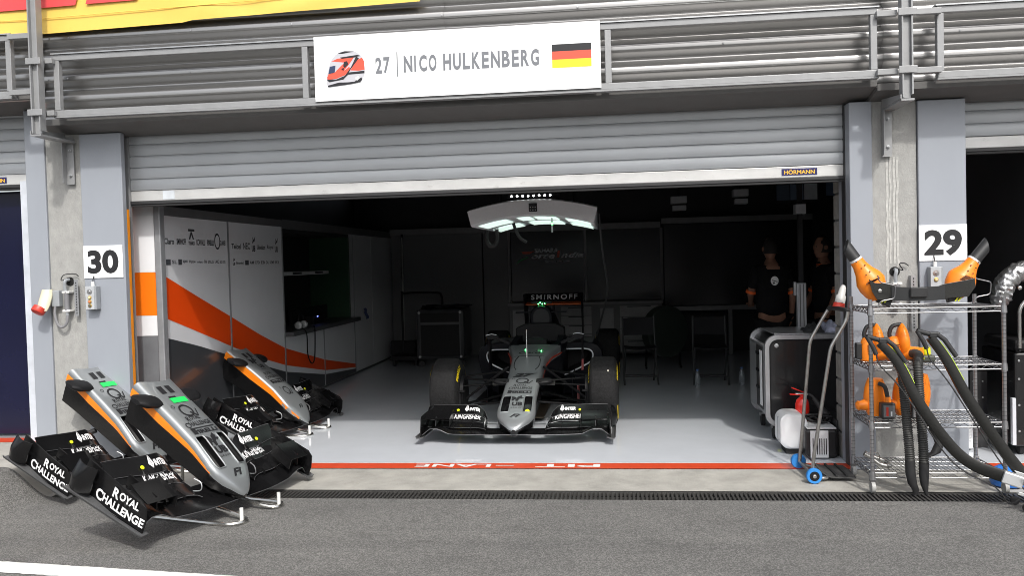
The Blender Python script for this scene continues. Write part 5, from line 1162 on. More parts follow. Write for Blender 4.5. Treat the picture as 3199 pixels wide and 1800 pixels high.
# ------------------------------------------------------------------ leaf blowers
BO = M('blower_orange', (.90,.235,.012), .38, var=.05, scale=10, stain=((.55,.13,.01), 20, .7, .4)); BB = M('blower_black', (.02,.021,.022), .5); BLIP = M('pale_lip', (.55,.56,.57), .4)
VENTM = M('vent_dark', (.10,.03,.005), .6)
def ell(c, a, b, u, v, n=18): return [c+a*math.cos(k*2*PI/n)*u+b*math.sin(k*2*PI/n)*v for k in range(n)]
dbl = thing('twin_blower', 'pair of orange leaf blowers joined by a carbon belt on the top shelf', 'leaf blower', (2.05,-.45,1.22))
for s, tip, neck, belly, tail in ((-1,(1.575,-.42,1.655),(1.645,-.44,1.545),(1.735,-.45,1.40),(1.775,-.46,1.275)), (1,(2.505,-.42,1.635),(2.405,-.44,1.52),(2.325,-.45,1.40),(2.245,-.46,1.275))):
    T, Nn, B, Tl = map(Vector, (tip, neck, belly, tail)); 
    ax = [Nn, Nn.lerp(B,.25), Nn.lerp(B,.55), Nn.lerp(B,.85), B, B.lerp(Tl,.4), B.lerp(Tl,.75), Tl]; wd = [.043,.047,.062,.088,.096,.088,.066,.042]; dp = [.043,.046,.058,.078,.082,.075,.06,.042]
    rr = []
    for i, c in enumerate(ax):
        d = (ax[min(i+1, 7)]-ax[max(i-1, 0)]).normalized(); v = Vector((0,1,0)); u = d.cross(v).normalized(); rr.append(ell(c, wd[i], dp[i], u, v, 20))
    bd_ = MB().loft(rr).build('blower_body', BO, dbl, smooth=True, world=True)
    d = (T-Nn).normalized(); u = d.cross(Vector((0,1,0))).normalized(); v = Vector((0,1,0))
    mb = MB(); r0 = ell(Nn+d*.012, .040, .040, u, v); r1 = [p+d*((T-Nn).length-.03+.032*(((p-Nn).dot(u))/.04)*s*1.0) for p in r0]
    mb.loft([r0, r1], cap=False); mb.loft([[q+(Nn+d*.012-p0)*.08 for q, p0 in zip(r1, r0)], [q+(Nn+d*.012-p0)*.08 for q, p0 in zip(r0, r0)]], cap=False)
    mb.build('nozzle', BB, dbl, smooth=True, world=True)
    MB().loft([ell(Nn-d*.004, .0445, .0445, u, v), ell(Nn+d*.010, .0445, .0445, u, v)]).build('nozzle_ring', BLIP, dbl, smooth=True, world=True)
    for k in range(6):
        vv = MB().bar((belly[0]-.02*s+.010*k*s-.02,-.532,1.40-.004*k),(belly[0]-.02*s+.010*k*s+.02,-.532,1.425-.004*k),.006,.006,(0,1,0)).build('vent_slot', VENTM, bd_); vv.location = -parent_loc(bd_)
    for k in range(5):
        q = Nn.lerp(B, .1+.15*k); MB().lathe((q.x+.02*s*(-1)**k, q.y-.048-.006*k, q.z),(0,-1,0),[(0,.005),(.003,.005)],8).build('screw', VENTM, bd_).location = -parent_loc(bd_)
    bt = MB().bar(Tl+Vector((0,-.02,.018)), Tl+Vector((.06*s*-.6+.045,-.03,-.02)), .075, .055, (0,1,0)).build('battery', BB, dbl, bev=.006, world=True)
    q = Tl+Vector((.02,-.062,-.005))
    for k in range(2): MB().bar(q+Vector((-.012+.02*k,0,-.015)), q+Vector((.012+.02*k,0,.015)), .008, .004, (0,1,0)).build('battery_stripe', YTAG, bt).location = -parent_loc(bt)
CWV = M('carbon_weave', (.022,.022,.020), .32, var=.5, scale=160, coat=.3)
for pts in ([(1.70,1.415),(1.735,1.39),(1.85,1.378),(1.85,1.268),(1.75,1.278),(1.72,1.33)], [(2.37,1.405),(2.32,1.395),(2.18,1.372),(2.15,1.362),(2.17,1.275),(2.33,1.285),(2.375,1.35)]):
    pl_ = MB().prism(pts, lambda x, z: (x,-.545,z), lambda x, z: (x,-.535,z)).build('carbon_plate', CWV, dbl, bev=.001, world=True)
    c = Vector((sum(p[0] for p in pts)/6, -.546, 1.335)); MB().lathe(c,(0,-1,0),[(0,.014),(.005,.012),(.007,.005)],12).build('plate_bolt', CHROME, pl_, smooth=True).location = -parent_loc(pl_)
rows = []
for k in range(9):
    t_ = k/8; x = 1.84+.34*t_; y = -.55-.03*math.sin(PI*t_); sag = -.006*math.sin(PI*t_); rows.append([(x,y-.004,1.362+sag),(x,y-.004,1.270+sag),(x,y+.004,1.270+sag),(x,y+.004,1.362+sag)])
MB().loft(rows).build('waist_belt', BB, dbl, smooth=True, world=True)
MB().box((1.945,-.602,1.288),(2.055,-.586,1.356)).build('belt_pouch', RUB, dbl, bev=.008, world=True)
def blower_side(x, z, y, s, label, h=.26, w=.155):
    """shelf blower: tall rounded fan housing, black loop handle"""
    t = thing('leaf_blower', label, 'leaf blower', (x, y, z), group='orange leaf blowers on the middle shelves')
    o = MB().loft([[Vector((x+.055+rx*math.cos(q*PI/10), y+ry*math.sin(q*PI/10), z+zz)) for q in range(20)] for zz, rx, ry in ((.004,.040,.040),(.012,.055,.052),(.05,.060,.056),(.10,.057,.052),(.14,.050,.044),(.165,.038,.032),(.172,.02,.018))]).build('motor_housing', BO, t, smooth=True, world=True)
    rr = []
    for k in range(13):
        a = k/12; c = math.sin(PI*min(.985, max(.015, a)))**.55; rr.append([Vector((x+.118+.043*c*math.cos(q*PI/10)-.012*a, y+.082*c*math.sin(q*PI/10), z+.006+(h-.006)*a)) for q in range(20)])
    fan = MB().loft(rr).build('fan_housing', BO, t, smooth=True, world=True)
    MB().tube([Vector((x+.118-.012*a_, y-.0785*math.sin(PI*min(.985, max(.015, a_)))**.55, z+.006+(h-.006)*a_)) for a_ in [k/12 for k in range(1, 12)]], .0022, 5).build('shell_seam', VENTM, fan).location = -parent_loc(fan)
    hx = lambda a: x+(a if s > 0 else w-a)
    MB().tube(smooth_path([(hx(.03),y,z+.155),(hx(.028),y,z+.20),(hx(.05),y,z+h-.018),(hx(.105),y,z+h-.008)]),.0135,10).build('handle', BB, t, smooth=True, world=True)
    for k in range(5): MB().box((hx(.035),y-.0575,z+.06+.014*k),(hx(.075),y-.05,z+.065+.014*k)).build('vent_slot', VENTM, o).location = -parent_loc(o)
    MB().box((hx(-.032),y-.03,z+.02),(hx(.004),y+.03,z+.13)).build('battery', BB, t, bev=.006, world=True)
    MB().lathe((hx(w*.85),y-.02,z+.06),(.75,-.65,.05),[(0,.05),(.05,.042),(.10,.036)],16).build('outlet', BO, t, smooth=True, world=True)
    return t
blower_side(1.665,.848,-.44,1,'left orange leaf blower on the second shelf, behind the rack post'); blower_side(1.83,.848,-.44,1,'right orange leaf blower on the second shelf, joined to a corrugated hose')
def blower_front(x, z, y, label):
    t = thing('leaf_blower', label, 'leaf blower', (x, y, z), group='orange leaf blowers on the middle shelves')
    rr = []
    for k in range(9):
        a = k/8; ww = .075*math.sin(PI*(.18+.62*(1-a)))**.8; rr.append([Vector((x,y+.02,z+.01+.25*a))+Vector((ww*1.05*math.cos(q*PI/8), .06*math.sin(q*PI/8), 0)) for q in range(16)])
    MB().loft(rr).build('housing', BO, t, smooth=True, world=True)
    MB().tube(smooth_path([(x+.005,y-.045,z+.235),(x+.035,y-.075,z+.215),(x+.05,y-.085,z+.14)]),.014,10).build('handle', BB, t, smooth=True, world=True)
    MB().tube([(x+.05,y-.085,z+.15),(x+.05,y-.085,z+.10)],[.018,.024],12).build('neck', BO, t, smooth=True, world=True)
    b = MB().box((x-.005,y-.14,z+.008),(x+.085,y-.065,z+.115)).build('battery', BB, t, bev=.010, world=True)
    MB().box((x+.005,y-.1445,z+.02),(x+.075,y-.1405,z+.10)).build('battery_face', M('battery_grey', (.18,.18,.185), .45), b).location = -parent_loc(b)
    MB().box((x+.022,y-.147,z+.03),(x+.036,y-.1448,z+.09)).build('red_mark', SOCR, b).location = -parent_loc(b); MB().box((x+.05,y-.147,z+.03),(x+.06,y-.1448,z+.06)).build('white_mark', WHITE, b).location = -parent_loc(b)
    MB().lathe((x-.06,y+.02,z+.08),(-1,0,-.1),[(0,.045),(.04,.03),(.055,.034),(.07,.02)],14).build('outlet', BO, t, smooth=True, world=True)
blower_front(1.765,.470,-.44,'left orange leaf blower on the third shelf with grey battery facing out'); blower_front(1.955,.470,-.44,'right orange leaf blower on the third shelf, half hidden by hoses')
o = MB().loft([ell(Vector((2.09,-.36,.474+.03+.245*a)), .055*math.sin(PI*(.15+.7*(1-a)))**.6, .05, Vector((1,0,0)), Vector((0,1,0))) for a in [k/8 for k in range(9)]]).build('leaf_blower', BO, smooth=True); tag(o, 'orange blower housing behind the hoses at the right of the third shelf', 'leaf blower', 'orange leaf blowers on the middle shelves')
# corrugated hoses
def hose(pts, r, noz, label):
    t = thing('blower_hose', label, 'hose', pts[-1], group='corrugated black blower hoses')
    P_ = smooth_path(pts, 8); L_ = [0]
    for a, b in zip(P_, P_[1:]): L_.append(L_[-1]+(b-a).length)
    tot = L_[-1]; N_ = int(tot/.0036); q = []; rs = []; i = 0
    for k in range(N_+1):
        d = tot*k/N_
        while i < len(L_)-2 and L_[i+1] < d: i += 1
        f = (d-L_[i])/max(1e-6, L_[i+1]-L_[i]); q.append(P_[i].lerp(P_[i+1], f)); rs.append(r*(1+.10*(1 if (k//2) % 2 else -.6)))
    MB().tube(q, rs, 14).build('corrugated_tube', M('hose_rubber', (.032,.032,.030), .55, var=.2, scale=30), t, smooth='all', world=True)
    if noz:
        rr = []
        for a, wx, wy in noz: a = Vector(a); rr.append([a+Vector((wx*math.cos(k*2*PI/16), wy*math.sin(k*2*PI/16), 0)) for k in range(16)])
        MB().loft(rr).build('nozzle', RUB, t, smooth=True, world=True)
    return t
h1 = hose([(1.83,-.60,.90),(1.845,-.70,.86),(1.85,-.73,.75),(1.862,-.74,.55),(1.877,-.745,.34),(1.882,-.745,.24)], .0285, [((1.882,-.745,.245),.031,.031),((1.884,-.745,.16),.031,.031),((1.895,-.745,.09),.029,.024),((1.918,-.74,.045),.022,.012),((1.915,-.735,.012),.016,.006)], 'left corrugated black hose hanging from the second shelf to the drain')
h2 = hose([(1.985,-.50,.91),(1.99,-.60,.905),(1.95,-.71,.86),(1.945,-.735,.75),(1.953,-.74,.55),(1.964,-.745,.34),(1.967,-.745,.22)], .0285, [((1.967,-.745,.225),.031,.031),((1.967,-.745,.14),.030,.030),((1.970,-.745,.08),.024,.022),((1.980,-.745,.02),.010,.010),((1.986,-.745,.006),.004,.006)], 'right corrugated black hose hanging from the second shelf to the drain')
hose([(2.03,-.50,.52),(2.05,-.58,.46),(2.07,-.66,.40)], .024, [((2.07,-.66,.40),.027,.027),((2.09,-.68,.34),.03,.03),((2.06,-.69,.28),.03,.03),((1.99,-.69,.245),.026,.026)], 'short black hose elbow curling out of the third shelf')
# battery chargers with yellow knobs
t = thing('battery_charger', 'black and green battery charger with two yellow packs on the second shelf', 'charger', (2.06,-.45,.85))
MB().box((1.985,-.53,.850),(2.125,-.38,.895)).build('base', M('charger_dark', (.05,.055,.045), .5), t, bev=.01, world=True); MB().box((1.99,-.533,.87),(2.05,-.5305,.885)).build('green_mark', YTAG, t, world=True)
for x in (2.02,2.085):
    MB().lathe((x,-.47,.896),(0,0,1),[(0,.026),(.01,.028),(.045,.026),(.05,.02)],10).build('yellow_pack', YTAG, t, smooth=True, world=True)
# silver exhaust tube on the bottom shelf
t = thing('silver_tube', 'loop of shiny silver tube lying on the bottom shelf', 'tube', (1.73,-.5,.14))
MB().tube(smooth_path([(1.66,-.52,.235),(1.70,-.52,.21),(1.76,-.53,.165),(1.82,-.53,.155),(1.82,-.45,.165),(1.75,-.42,.19),(1.69,-.42,.22)],6), .015, 10).build('tube', CHROME, t, smooth=True, world=True)
MB().tube([(1.745+.03*math.cos(k*PI/8),-.47,.20+.03*math.sin(k*PI/8)) for k in range(16)], .005, 6, closed=True).build('ring', CHROME, t, smooth=True, world=True)
# ------------------------------------------------------------------ carbon jacks
JB = M('jack_carbon', (.009,.009,.008), .42, var=.6, scale=90, spec=.28, stretch=(1,1,2.2)); ALC = M('cast_aluminium', (.62,.63,.63), .35, .6, var=.06)
def jack(path, hnd, label, end=True):
    t = thing('quick_jack', label, 'car jack', path[-1], group='long carbon handled pit jacks')
    P_ = smooth_path(path, 5); rr = []
    for i, p in enumerate(P_):
        d = (P_[min(i+1, len(P_)-1)]-P_[max(i-1, 0)]).normalized(); s = d.cross(Vector((0,1,0))).normalized(); k = i/(len(P_)-1); w = .026+.012*k; v = Vector((0,1,0))
        rr.append([p+s*w*a+v*.018*b for a, b in ((-1,-.8),(-.8,-1),(.8,-1),(1,-.8),(1,.8),(.8,1),(-.8,1),(-1,.8))])
    bm_ = MB().loft(rr).build('beam', JB, t, smooth=True, world=True)
    ln = []
    for i in range(2, int(len(P_)*.38)):
        d = (P_[i+1]-P_[i-1]).normalized(); s = d.cross(Vector((0,1,0))).normalized(); k = i/(len(P_)-1)
        s = -s if s.x < 0 else s; ln.append(P_[i]+s*(.027+.012*k)+Vector((0,-.012,0)))
    MB().tube(ln, .003, 5).build('lime_line', M('lime_print', (.45,.62,.03), .5, var=0), t, world=True)
    H = Vector(path[0])
    MB().tube([H+Vector((-.085,-.01,.045)), H+Vector((.0,0,.02)), H+Vector((.05,0,.018))], .016, 10).build('handle_bar', BB, t, smooth=True, world=True)
    MB().tube([H+Vector((.04,-.01,.02)), H+Vector((.08,-.02,-.015)), H+Vector((.145,-.03,-.12))], [.014,.016,.015], 10).build('grip', RUB, t, smooth=True, world=True)
    MB().tube([H+Vector((-.085,-.01,.045)), H+Vector((-.05,-.02,-.02)), H+Vector((-.03,-.02,-.07))], [.013,.015,.014], 10).build('grip', RUB, t, smooth=True, world=True)
    MB().box(H+Vector((-.01,-.02,.0)), H+Vector((.055,.02,.035))).build('clamp', BB, t, bev=.006, world=True)
    c = smooth_path([H+Vector((-.03,-.02,-.06)), H+Vector((-.01,-.03,-.14)), Vector(P_[len(P_)//3])+Vector((-.05,-.03,-.03)), Vector(P_[2*len(P_)//3])+Vector((-.06,-.03,-.03)), Vector(P_[-1])+Vector((-.06,-.03,-.06)), Vector(P_[-1])+Vector((.02,-.03,-.16)), Vector(P_[-1])+Vector((.09,-.03,-.13))], 6)
    MB().tube(c, .0045, 6).build('brake_cable', RUB, t, smooth=True, world=True)
    if end:
        E_ = Vector(P_[-1]); d = (P_[-1]-P_[-3]).normalized(); s = d.cross(Vector((0,1,0))).normalized()
        MB().bar(E_-d*.005, E_+d*.11, .075, .085, (0,1,0)).build('lift_head', ALC, t, bev=.008, world=True)
        b = E_+d*.11
        for y in (-.07,.07):
            MB().prism([(-.02,.06),(.07,.03),(.13,-.07),(.12,-.115),(.08,-.12),(.03,-.02)], lambda a, q: (b.x+a, b.y+y-.008, b.z+q), lambda a, q: (b.x+a, b.y+y+.008, b.z+q)).build('side_cheek', ALC, t, bev=.004, world=True)
            wl_ = MB().lathe((b.x+.10,b.y+y*1.25,.036),(0,1 if y > 0 else -1,0),[(0,.02),(.002,.034),(.026,.034),(.03,.018)],18).build('roller', M('white_plastic'), t, smooth=True, world=True)
            MB().lathe((b.x-.005,b.y+y*1.2,.026),(0,1,0),[(0,.026),(.02,.026)],14).build('small_wheel', RUB, t, smooth=True, world=True)
        MB().bar(b+Vector((-.06,-.075,-.045)), b+Vector((.12,-.075,-.10)), .016, .02).build('link_arm', ALC, t, bev=.003, world=True)
        MB().lathe((b.x+.03,b.y-.085,b.z-.02),(0,-1,0),[(0,.02),(.008,.018)],12).build('pivot_bolt', CHROME, t, smooth=True, world=True)
jack([(1.69,-.80,1.01),(1.79,-.82,.885),(1.90,-.86,.64),(2.07,-.90,.375),(2.20,-.93,.255),(2.355,-.97,.195)], None, 'carbon pit jack leaning on the rack, left of the two, with aluminium lift head')
jack([(2.005,-.78,1.04),(2.09,-.80,.905),(2.21,-.84,.65),(2.375,-.88,.37),(2.52,-.92,.16),(2.60,-.94,.11)], None, 'carbon pit jack leaning on the rack, right of the two, cut by the frame')
o = MB().lathe((2.60,-.46,.012),(0,0,1),[(0,.10),(.02,.11),(.10,.10),(.125,.06),(.13,.02)],20).build('blue_bag', M('blue_plastic', (.03,.18,.62), .35, var=.2, scale=12), smooth=True); tag(o, 'bright blue plastic tub behind the jack head at right', 'tub')
# ------------------------------------------------------------------ neighbouring garage at right
FOIL = M('crinkled_foil', (.42,.425,.43), .34, .9, var=.05, bump=1.0, bscale=26)
t = thing('foil_duct', 'crinkled silver foil duct arching at the right edge', 'duct', (3.05,.5,1.1))
pts = [(2.93,.45,1.13),(2.945,.45,1.22),(2.99,.45,1.34),(3.10,.46,1.42),(3.25,.48,1.42),(3.40,.52,1.33),(3.45,.58,1.15),(3.46,.62,.905)]; P_ = smooth_path(pts, 10); rn = random.Random(4)
rr = []
for i, p in enumerate(P_):
    d = (P_[min(i+1, len(P_)-1)]-P_[max(i-1, 0)]).normalized(); u = d.cross(Vector((0,1,0))).normalized(); rad = .075*min(1, .35+i/14)
    rr.append([p+(u*math.cos(k*2*PI/28)+Vector((0,1,0))*math.sin(k*2*PI/28))*rad*(1+.10*rn.uniform(-1,1)+.05*math.sin(i*2.1)) for k in range(28)])
MB().loft(rr).build('foil_tube', FOIL, t, smooth=True, world=True)
mk = thing('black_machine', 'tall black machine with chrome push handle at the right edge', 'machine', (3.2,.6,0))
MB().box((3.02,.40,.08),(3.6,1.0,.80)).build('cabinet', BLK_G, mk, bev=.015, world=True)
MB().box((3.03,.42,.801),(3.6,1.0,.90)).build('top', SATIN, mk, bev=.03, world=True)
for z in (.2,.4,.6,.74):
    for x in (3.05,3.25): MB().lathe((x,.399,z),(0,-1,0),[(0,.009),(.004,.008)],10).build('rivet', GALV, mk, smooth=True, world=True)
MB().tube(bent([(3.04,.36,.84),(3.04,.36,1.14),(3.10,.36,1.22),(3.4,.36,1.22),(3.5,.36,1.1)],.05), .014, 10).build('push_handle', CHROME, mk, smooth=True, world=True)
MB().tube([(3.04+.012*math.cos(k*.9),.38+.012*math.sin(k*.9),.82-.004*k) for k in range(4)],.01,6).build('handle_foot', SATIN, mk, world=True)
for x in (3.08,3.5): MB().lathe((x,.5,.05),(1,0,0),[(0,.045),(.03,.045)],16).build('castor', RUB, mk, smooth=True, world=True)
t = thing('black_post', 'black perforated upright left of the black machine', 'post', (2.9,.75,0))
MB().box((2.82,.72,.006),(2.95,.80,.62)).build('upright', BLK_G, t, world=True)
for k in range(4):
    for x in (2.845,2.915): MB().lathe((x,.719,.15+.13*k),(0,-1,0),[(0,.007),(.003,.006)],8).build('rivet', GALV, t, world=True)
cl = MB(); cl.tube([(2.80+.018*math.cos(k*.7), .55+.018*math.sin(k*.7), .42-.0028*k) for k in range(90)], .005, 6); o = cl.build('coiled_lead', RUB, smooth='all'); tag(o, 'black spiral lead hanging behind the wire rack', 'cable')
o = MB().box((2.60,.62,.02),(2.80,.65,.36)).build('white_board', M('white_gloss_plastic'), bev=.004); tag(o, 'white panel standing on the floor behind the rack at right', 'board')
o = MB().box((2.985,.36,.10),(3.012,.395,.46)).build('clear_sheet', M('pale_acrylic', (.55,.58,.62), .2, var=.05), bev=.002); tag(o, 'pale grey sheet leaning on the black machine', 'sheet')
def tyre_stack(x, y, z, label):
    t = thing('racing_tyre', label, 'tyre', (x,y,z), group='racing tyres racked in the right garage')
    MB().lathe((x,y,z),(.25,-1,0),[(0,.19),(.012,.275),(.05,.325),(.2,.33),(.28,.32),(.31,.27),(.32,.19),(.3,.17),(.02,.17)],36).build('tread', M('tyre'), t, smooth=True, world=True)
    MB().lathe((x+.07,y-.30,z),(.25,-1,0),[(0,.16),(.01,.05),(.03,.04)],20).build('rim', M('rim'), t, smooth=True, world=True)
for k, (x, z, n) in enumerate(((2.98,1.15,'upper left'),(3.70,1.15,'upper right'),(2.98,.40,'lower left'),(3.70,.40,'lower right'))): tyre_stack(x, 2.4, z, f'{n} dark racing tyre racked in the right garage')
o = MB().box((4.0,.9,.006),(5.2,.94,2.6)).build('partition_wall', M('neighbour_wall', (.05,.05,.052), .5)); tag(o, 'dark grey partition deep in the right garage', 'partition')
t = thing('hanging_lamp', 'slim hanging rod with a green light in the right garage', 'lamp', (3.6,2.2,1.9))
MB().tube([(3.62,2.2,2.02),(3.62,2.2,2.74)],.006,6).build('rod', GALV, t, world=True); MB().tube([(3.62,2.2,1.86),(3.62,2.2,2.02)],.009,8).build('handle', SATIN, t, world=True); MB().lathe((3.62,2.2,1.97),(0,0,1),[(0,.012),(.025,.012)],10).build('green_light', M('green_led'), t, world=True)
# ------------------------------------------------------------------ two mechanics in dark uniform
SKIN = M('skin', (.24,.125,.085), .6, var=.1, spec=.2); UNI = M('uniform_black', (.009,.009,.010), .85, var=.3, scale=14, spec=.08, bump=.6, bscale=9); HAIR = M('dark_hair', (.010,.008,.007), .8, var=.3, scale=60); SHOE = M('shoe_black', (.015,.015,.015), .5)
def skinmesh(name, verts, edges, radii, mat, parent, root=0, sub_=2):
    me = bpy.data.meshes.new(name); me.from_pydata(verts, edges, []); me.materials.append(mat)
    o = bpy.data.objects.new(name, me); COL.objects.link(o); o.parent = parent
    sk = o.modifiers.new('skin', 'SKIN'); me.skin_vertices.new() if not me.skin_vertices else None
    d = me.skin_vertices[0].data
    for i, r in enumerate(radii): d[i].radius = r if isinstance(r, tuple) else (r, r); d[i].use_root = (i == root)
    sk.use_smooth_shade = True
    s = o.modifiers.new('sub', 'SUBSURF'); s.levels = sub_; s.render_levels = sub_
    return o
def person(label, loc, rz, arms):
    t = thing('person', label, 'person', loc, (0,0,rz), 'mechanics in dark team uniform')
    # faces -y; hands given for left and right
    V = [(0,.0,.95),(0,.01,1.10),(0,.015,1.28),(0,.01,1.42),(0,.0,1.50),(0,-.015,1.58)]; E = [(i, i+1) for i in range(5)]; Rr = [(.12,.08),(.12,.08),(.14,.085),(.13,.07),(.058,.058),(.055,.06)]
    def chain(start, pts, rad):
        p = start
        for q, r in zip(pts, rad): V.append(q); Rr.append(r); E.append((p, len(V)-1)); p = len(V)-1
        return p
    for s, (el, wr, hd) in zip((-1, 1), arms):
        chain(3, [(s*.17,.01,1.41), el, wr, hd], [.062,.044,.030,.034])
    for s in (-1, 1): chain(0, [(s*.095,.0,.86),(s*.10,-.01,.48),(s*.10,.02,.10),(s*.105,-.10,.045)], [.088,.062,.042,.040])
    body = skinmesh('body', V, E, Rr, SKIN, t)
    # clothing a little larger than the body
    V2 = [(0,.0,.86),(0,.01,1.10),(0,.015,1.28),(0,.01,1.42),(0,.0,1.47)]; E2 = [(i, i+1) for i in range(4)]; R2 = [(.205,.15),(.195,.14),(.20,.135),(.165,.10),(.075,.072)]
    for s, (el, wr, hd) in zip((-1, 1), arms):
        a = Vector((s*.17,.01,1.41)); e = Vector(el); m_ = a.lerp(e, .85)
        V2 += [tuple(a), tuple(m_)]; R2 += [.078,.066]; E2 += [(3, len(V2)-2), (len(V2)-2, len(V2)-1)]
    shirt = skinmesh('shirt', V2, E2, R2, UNI, t)
    V3 = [(0,.0,.96)]; E3 = []; R3 = [(.19,.14)]
    for s in (-1, 1):
        for k, (p, r) in enumerate((((s*.098,.0,.84),.105),((s*.103,-.01,.48),.082),((s*.103,.02,.09),.070))):
            V3.append(p); R3.append(r); E3.append((0 if k == 0 else len(V3)-2, len(V3)-1))
    skinmesh('trousers', V3, E3, R3, UNI, t)
    for s in (-1, 1):
        rr_ = []
        for y, w, h in ((.09,.035,.05),(.06,.045,.085),(-.02,.047,.09),(-.12,.05,.06),(-.17,.04,.04)): rr_.append([(s*.104+w*math.cos(k*PI/6), y, .002+max(0, h*(.5+.5*math.sin(k*PI/6)))) for k in range(12)])
        MB().loft(rr_).build('shoe', SHOE, t, smooth=True)
        el, wr, hd = arms[0 if s < 0 else 1]; a = Vector((s*.17,.01,1.41)).lerp(Vector(el), .93); d = (Vector(el)-a).normalized()
        MB().loft([ell(a-d*.012, .060, .060, d.cross(Vector((0,1,.1))).normalized(), d.cross(d.cross(Vector((0,1,.1)))).normalized()), ell(a+d*.02, .060, .060, d.cross(Vector((0,1,.1))).normalized(), d.cross(d.cross(Vector((0,1,.1)))).normalized())], cap=False).build('sleeve_trim', M('uniform_orange', (.80,.13,.02), .7), t, smooth=True)
        # fingers
        H = Vector(hd); f = (H-Vector(wr)).normalized(); sd = f.cross(Vector((0,0,1))) if abs(f.z) < .9 else Vector((0,1,0)); sd.normalize()
        for k in range(4):
            o0 = H+f*.02+sd*(-.027+.018*k); ln = (.065,.075,.07,.055)[k]; curl = f.cross(sd).normalized()
            MB().tube([o0, o0+f*ln*.5+curl*.006, o0+f*ln*.9+curl*.022], [.0095,.0088,.007], 8).build('finger', SKIN, body, smooth=True)
        o0 = H-sd*.03; MB().tube([o0-f*.01, o0-sd*.02+f*.025, o0-sd*.022+f*.055], [.011,.010,.008], 8).build('thumb', SKIN, body, smooth=True)
    # head
    rr_ = []
    for k in range(13):
        a = k/12; z = 1.545+.235*a; w = .075*math.sin(PI*(.12+.80*a))**.55*(.86+.2*a); dpt = .095*math.sin(PI*(.14+.78*a))**.5
        rr_.append([(w*math.cos(q*PI/10), -.02-dpt*math.sin(q*PI/10)*(1.0 if math.sin(q*PI/10) > 0 else .95), z) for q in range(20)])
    hd_ = MB().loft(rr_).build('head', SKIN, t, smooth='all')
    MB().loft([[(x, -.105-.025*b, z) for x, z in ((-.012,1.645),(0,1.64),(.012,1.645),(.006,1.69),(-.006,1.69))] for b in (0, .7)]).build('nose', SKIN, hd_, smooth=True)
    for s in (-1, 1):
        MB().lathe((s*.03,-.104,1.675),(0,-1,0),[(0,.011),(.005,.008)],10).build('eye', M('eye', (.06,.05,.05), .2), hd_, smooth=True); MB().lathe((s*.073,-.01,1.66),(s,.2,0),[(0,.028),(.012,.026),(.014,.012)],12).build('ear', SKIN, hd_, smooth=True)
    MB().box((-.025,-.112,1.598),(.025,-.100,1.606)).build('mouth', M('lip', (.35,.15,.12), .5), hd_, bev=.003)
    rr_ = []
    for k in range(8):
        a = k/7; z = 1.605+.185*a; w = .085*math.sqrt(max(.02, 1-(a*.97)**2.6)); dp = .108*math.sqrt(max(.02, 1-(a*.97)**2.6))
        rr_.append([(w*math.cos(q*PI/10), -.005+dp*.98*(-math.sin(q*PI/10))*(.70 if math.sin(q*PI/10) > 0 and a < .5 else 1), z) for q in range(20)])
    MB().loft(rr_).build('hair', HAIR, t, smooth='all')
    MB().loft([[(.085*c*math.cos(q*PI/10), -.0+.08*c*math.sin(q*PI/10), z) for q in range(20)] for z, c in ((1.455,1.0),(1.50,.86))], cap=False).build('collar', UNI, t, smooth=True)
    MB().loft([[(.087*math.cos(q*PI/10), -.0+.082*math.sin(q*PI/10), z) for q in range(20)] for z in (1.462,1.474)], cap=False).build('collar_trim', M('uniform_orange'), t, smooth=True)
    return t, shirt
dn = lambda s: ((s*.235,.03,1.15),(s*.245,-.04,.92),(s*.24,-.06,.84))
p_, sh_ = person('mechanic in black shirt with a round white back logo, back turned, behind the tool cart', (1.79,3.6,.004), PI+.15, (dn(-1), ((.22,-.05,1.16),(.15,-.28,1.05),(.13,-.34,1.03))))
lo = MB(); n = 18
lo.loft([[(.01+rr*1.0*math.cos(k*2*PI/n), .152, 1.30+rr*1.15*math.sin(k*2*PI/n)) for k in range(n)] for rr in (.001,.045)], cap=False); lo.build('back_logo', WHP, p_)
MB().sheet([(-.02,.155,1.292),(.04,.155,1.312),(.04,.155,1.304),(-.02,.155,1.284)]).build('logo_bar', BLACKP, p_); MB().loft([[(.02+rr*math.cos(k*2*PI/n), .155, 1.275+rr*math.sin(k*2*PI/n)) for k in range(n)] for rr in (.001,.011)], cap=False).build('logo_dot', BLACKP, p_)
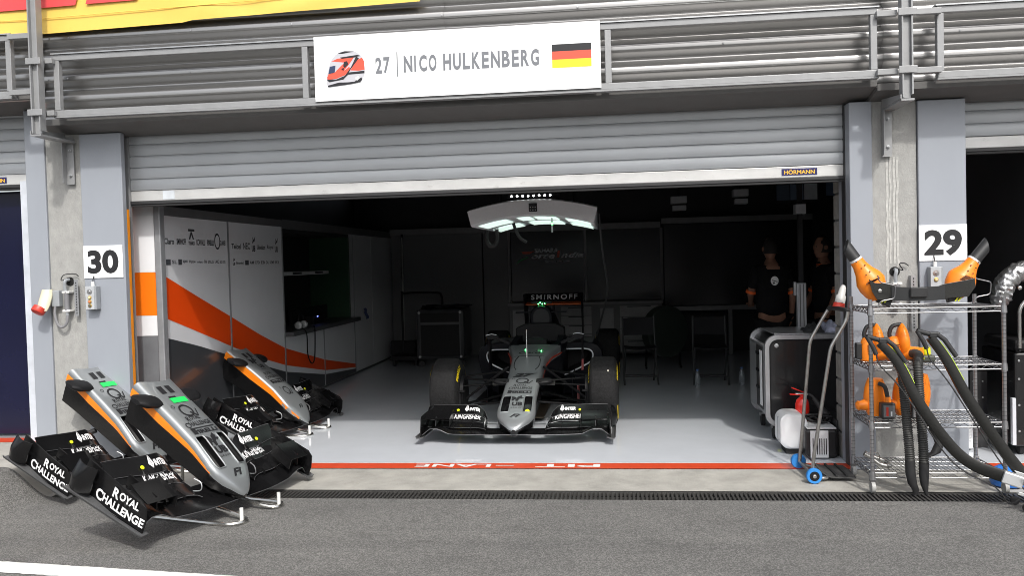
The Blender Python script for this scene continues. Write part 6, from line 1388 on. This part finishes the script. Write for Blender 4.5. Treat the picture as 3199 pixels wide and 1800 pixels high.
person('mechanic in dark shirt standing sideways behind the aluminium post at right', (2.42,3.8,.004), -PI/2+.25, (((-.23,-.02,1.15),(-.22,-.14,.93),(-.21,-.18,.86)), ((.235,.03,1.15),(.245,-.08,.93),(.24,-.11,.86))))
# ------------------------------------------------------------------ gear under the garage ceiling
def ceiling_unit(x, y, z, w, label):
    t = thing('ceiling_unit', label, 'ceiling unit', (x, y, z), group='pale units under the garage ceiling')
    MB().box((x-w/2,y-.1,z),(x+w/2,y+.1,z+.10)).build('case', M('unit_grey', (.35,.36,.37), .5), t, bev=.008, world=True)
    MB().box((x-w/2+.02,y-.105,z-.10),(x+w/2-.01,y+.05,z-.03)).build('lens_block', M('unit_grey'), t, bev=.006, world=True)
    MB().tube([(x,y,z+.10),(x,y,2.86)],.02,8).build('drop_pole', SATIN, t, world=True)
ceiling_unit(.95,6.0,2.36,.22,'pale boxy unit hanging from the ceiling right of the light gantry'); ceiling_unit(1.75,5.6,2.40,.2,'pale boxy unit hanging from the ceiling left of the profile post')
def screen(x, y, z, w, cols, label):
    t = thing('overhead_screen', label, 'screen', (x, y, z), group='flat screens near the right ceiling')
    MB().box((x,y,z),(x+w,y+.05,z+.26)).build('bezel', SATIN, t, bev=.004, world=True)
    k = w/len(cols)
    for i, c in enumerate(cols): MB().sheet([(x+.01+k*i*.96,y-.002,z+.03),(x+k*(i+1)*.96,y-.002,z+.03),(x+k*(i+1)*.96,y-.002,z+.235),(x+.01+k*i*.96,y-.002,z+.235)]).build('picture_area', M('scr_%d%d%d' % tuple(int(q*99) for q in c), c, .3), t, world=True)
    MB().tube([(x+w/2,y+.03,z+.26),(x+w/2,y+.03,2.86)],.02,8).build('drop_pole', SATIN, t, world=True)
screen(2.15,5.2,2.28,.55,[(.05,.07,.10),(.10,.14,.20),(.45,.48,.5)],'left flat screen with blue grey picture under the ceiling')
screen(2.78,5.2,2.32,.45,[(.06,.09,.14),(.4,.42,.44),(.5,.16,.08)],'right flat screen with a red patch under the ceiling')
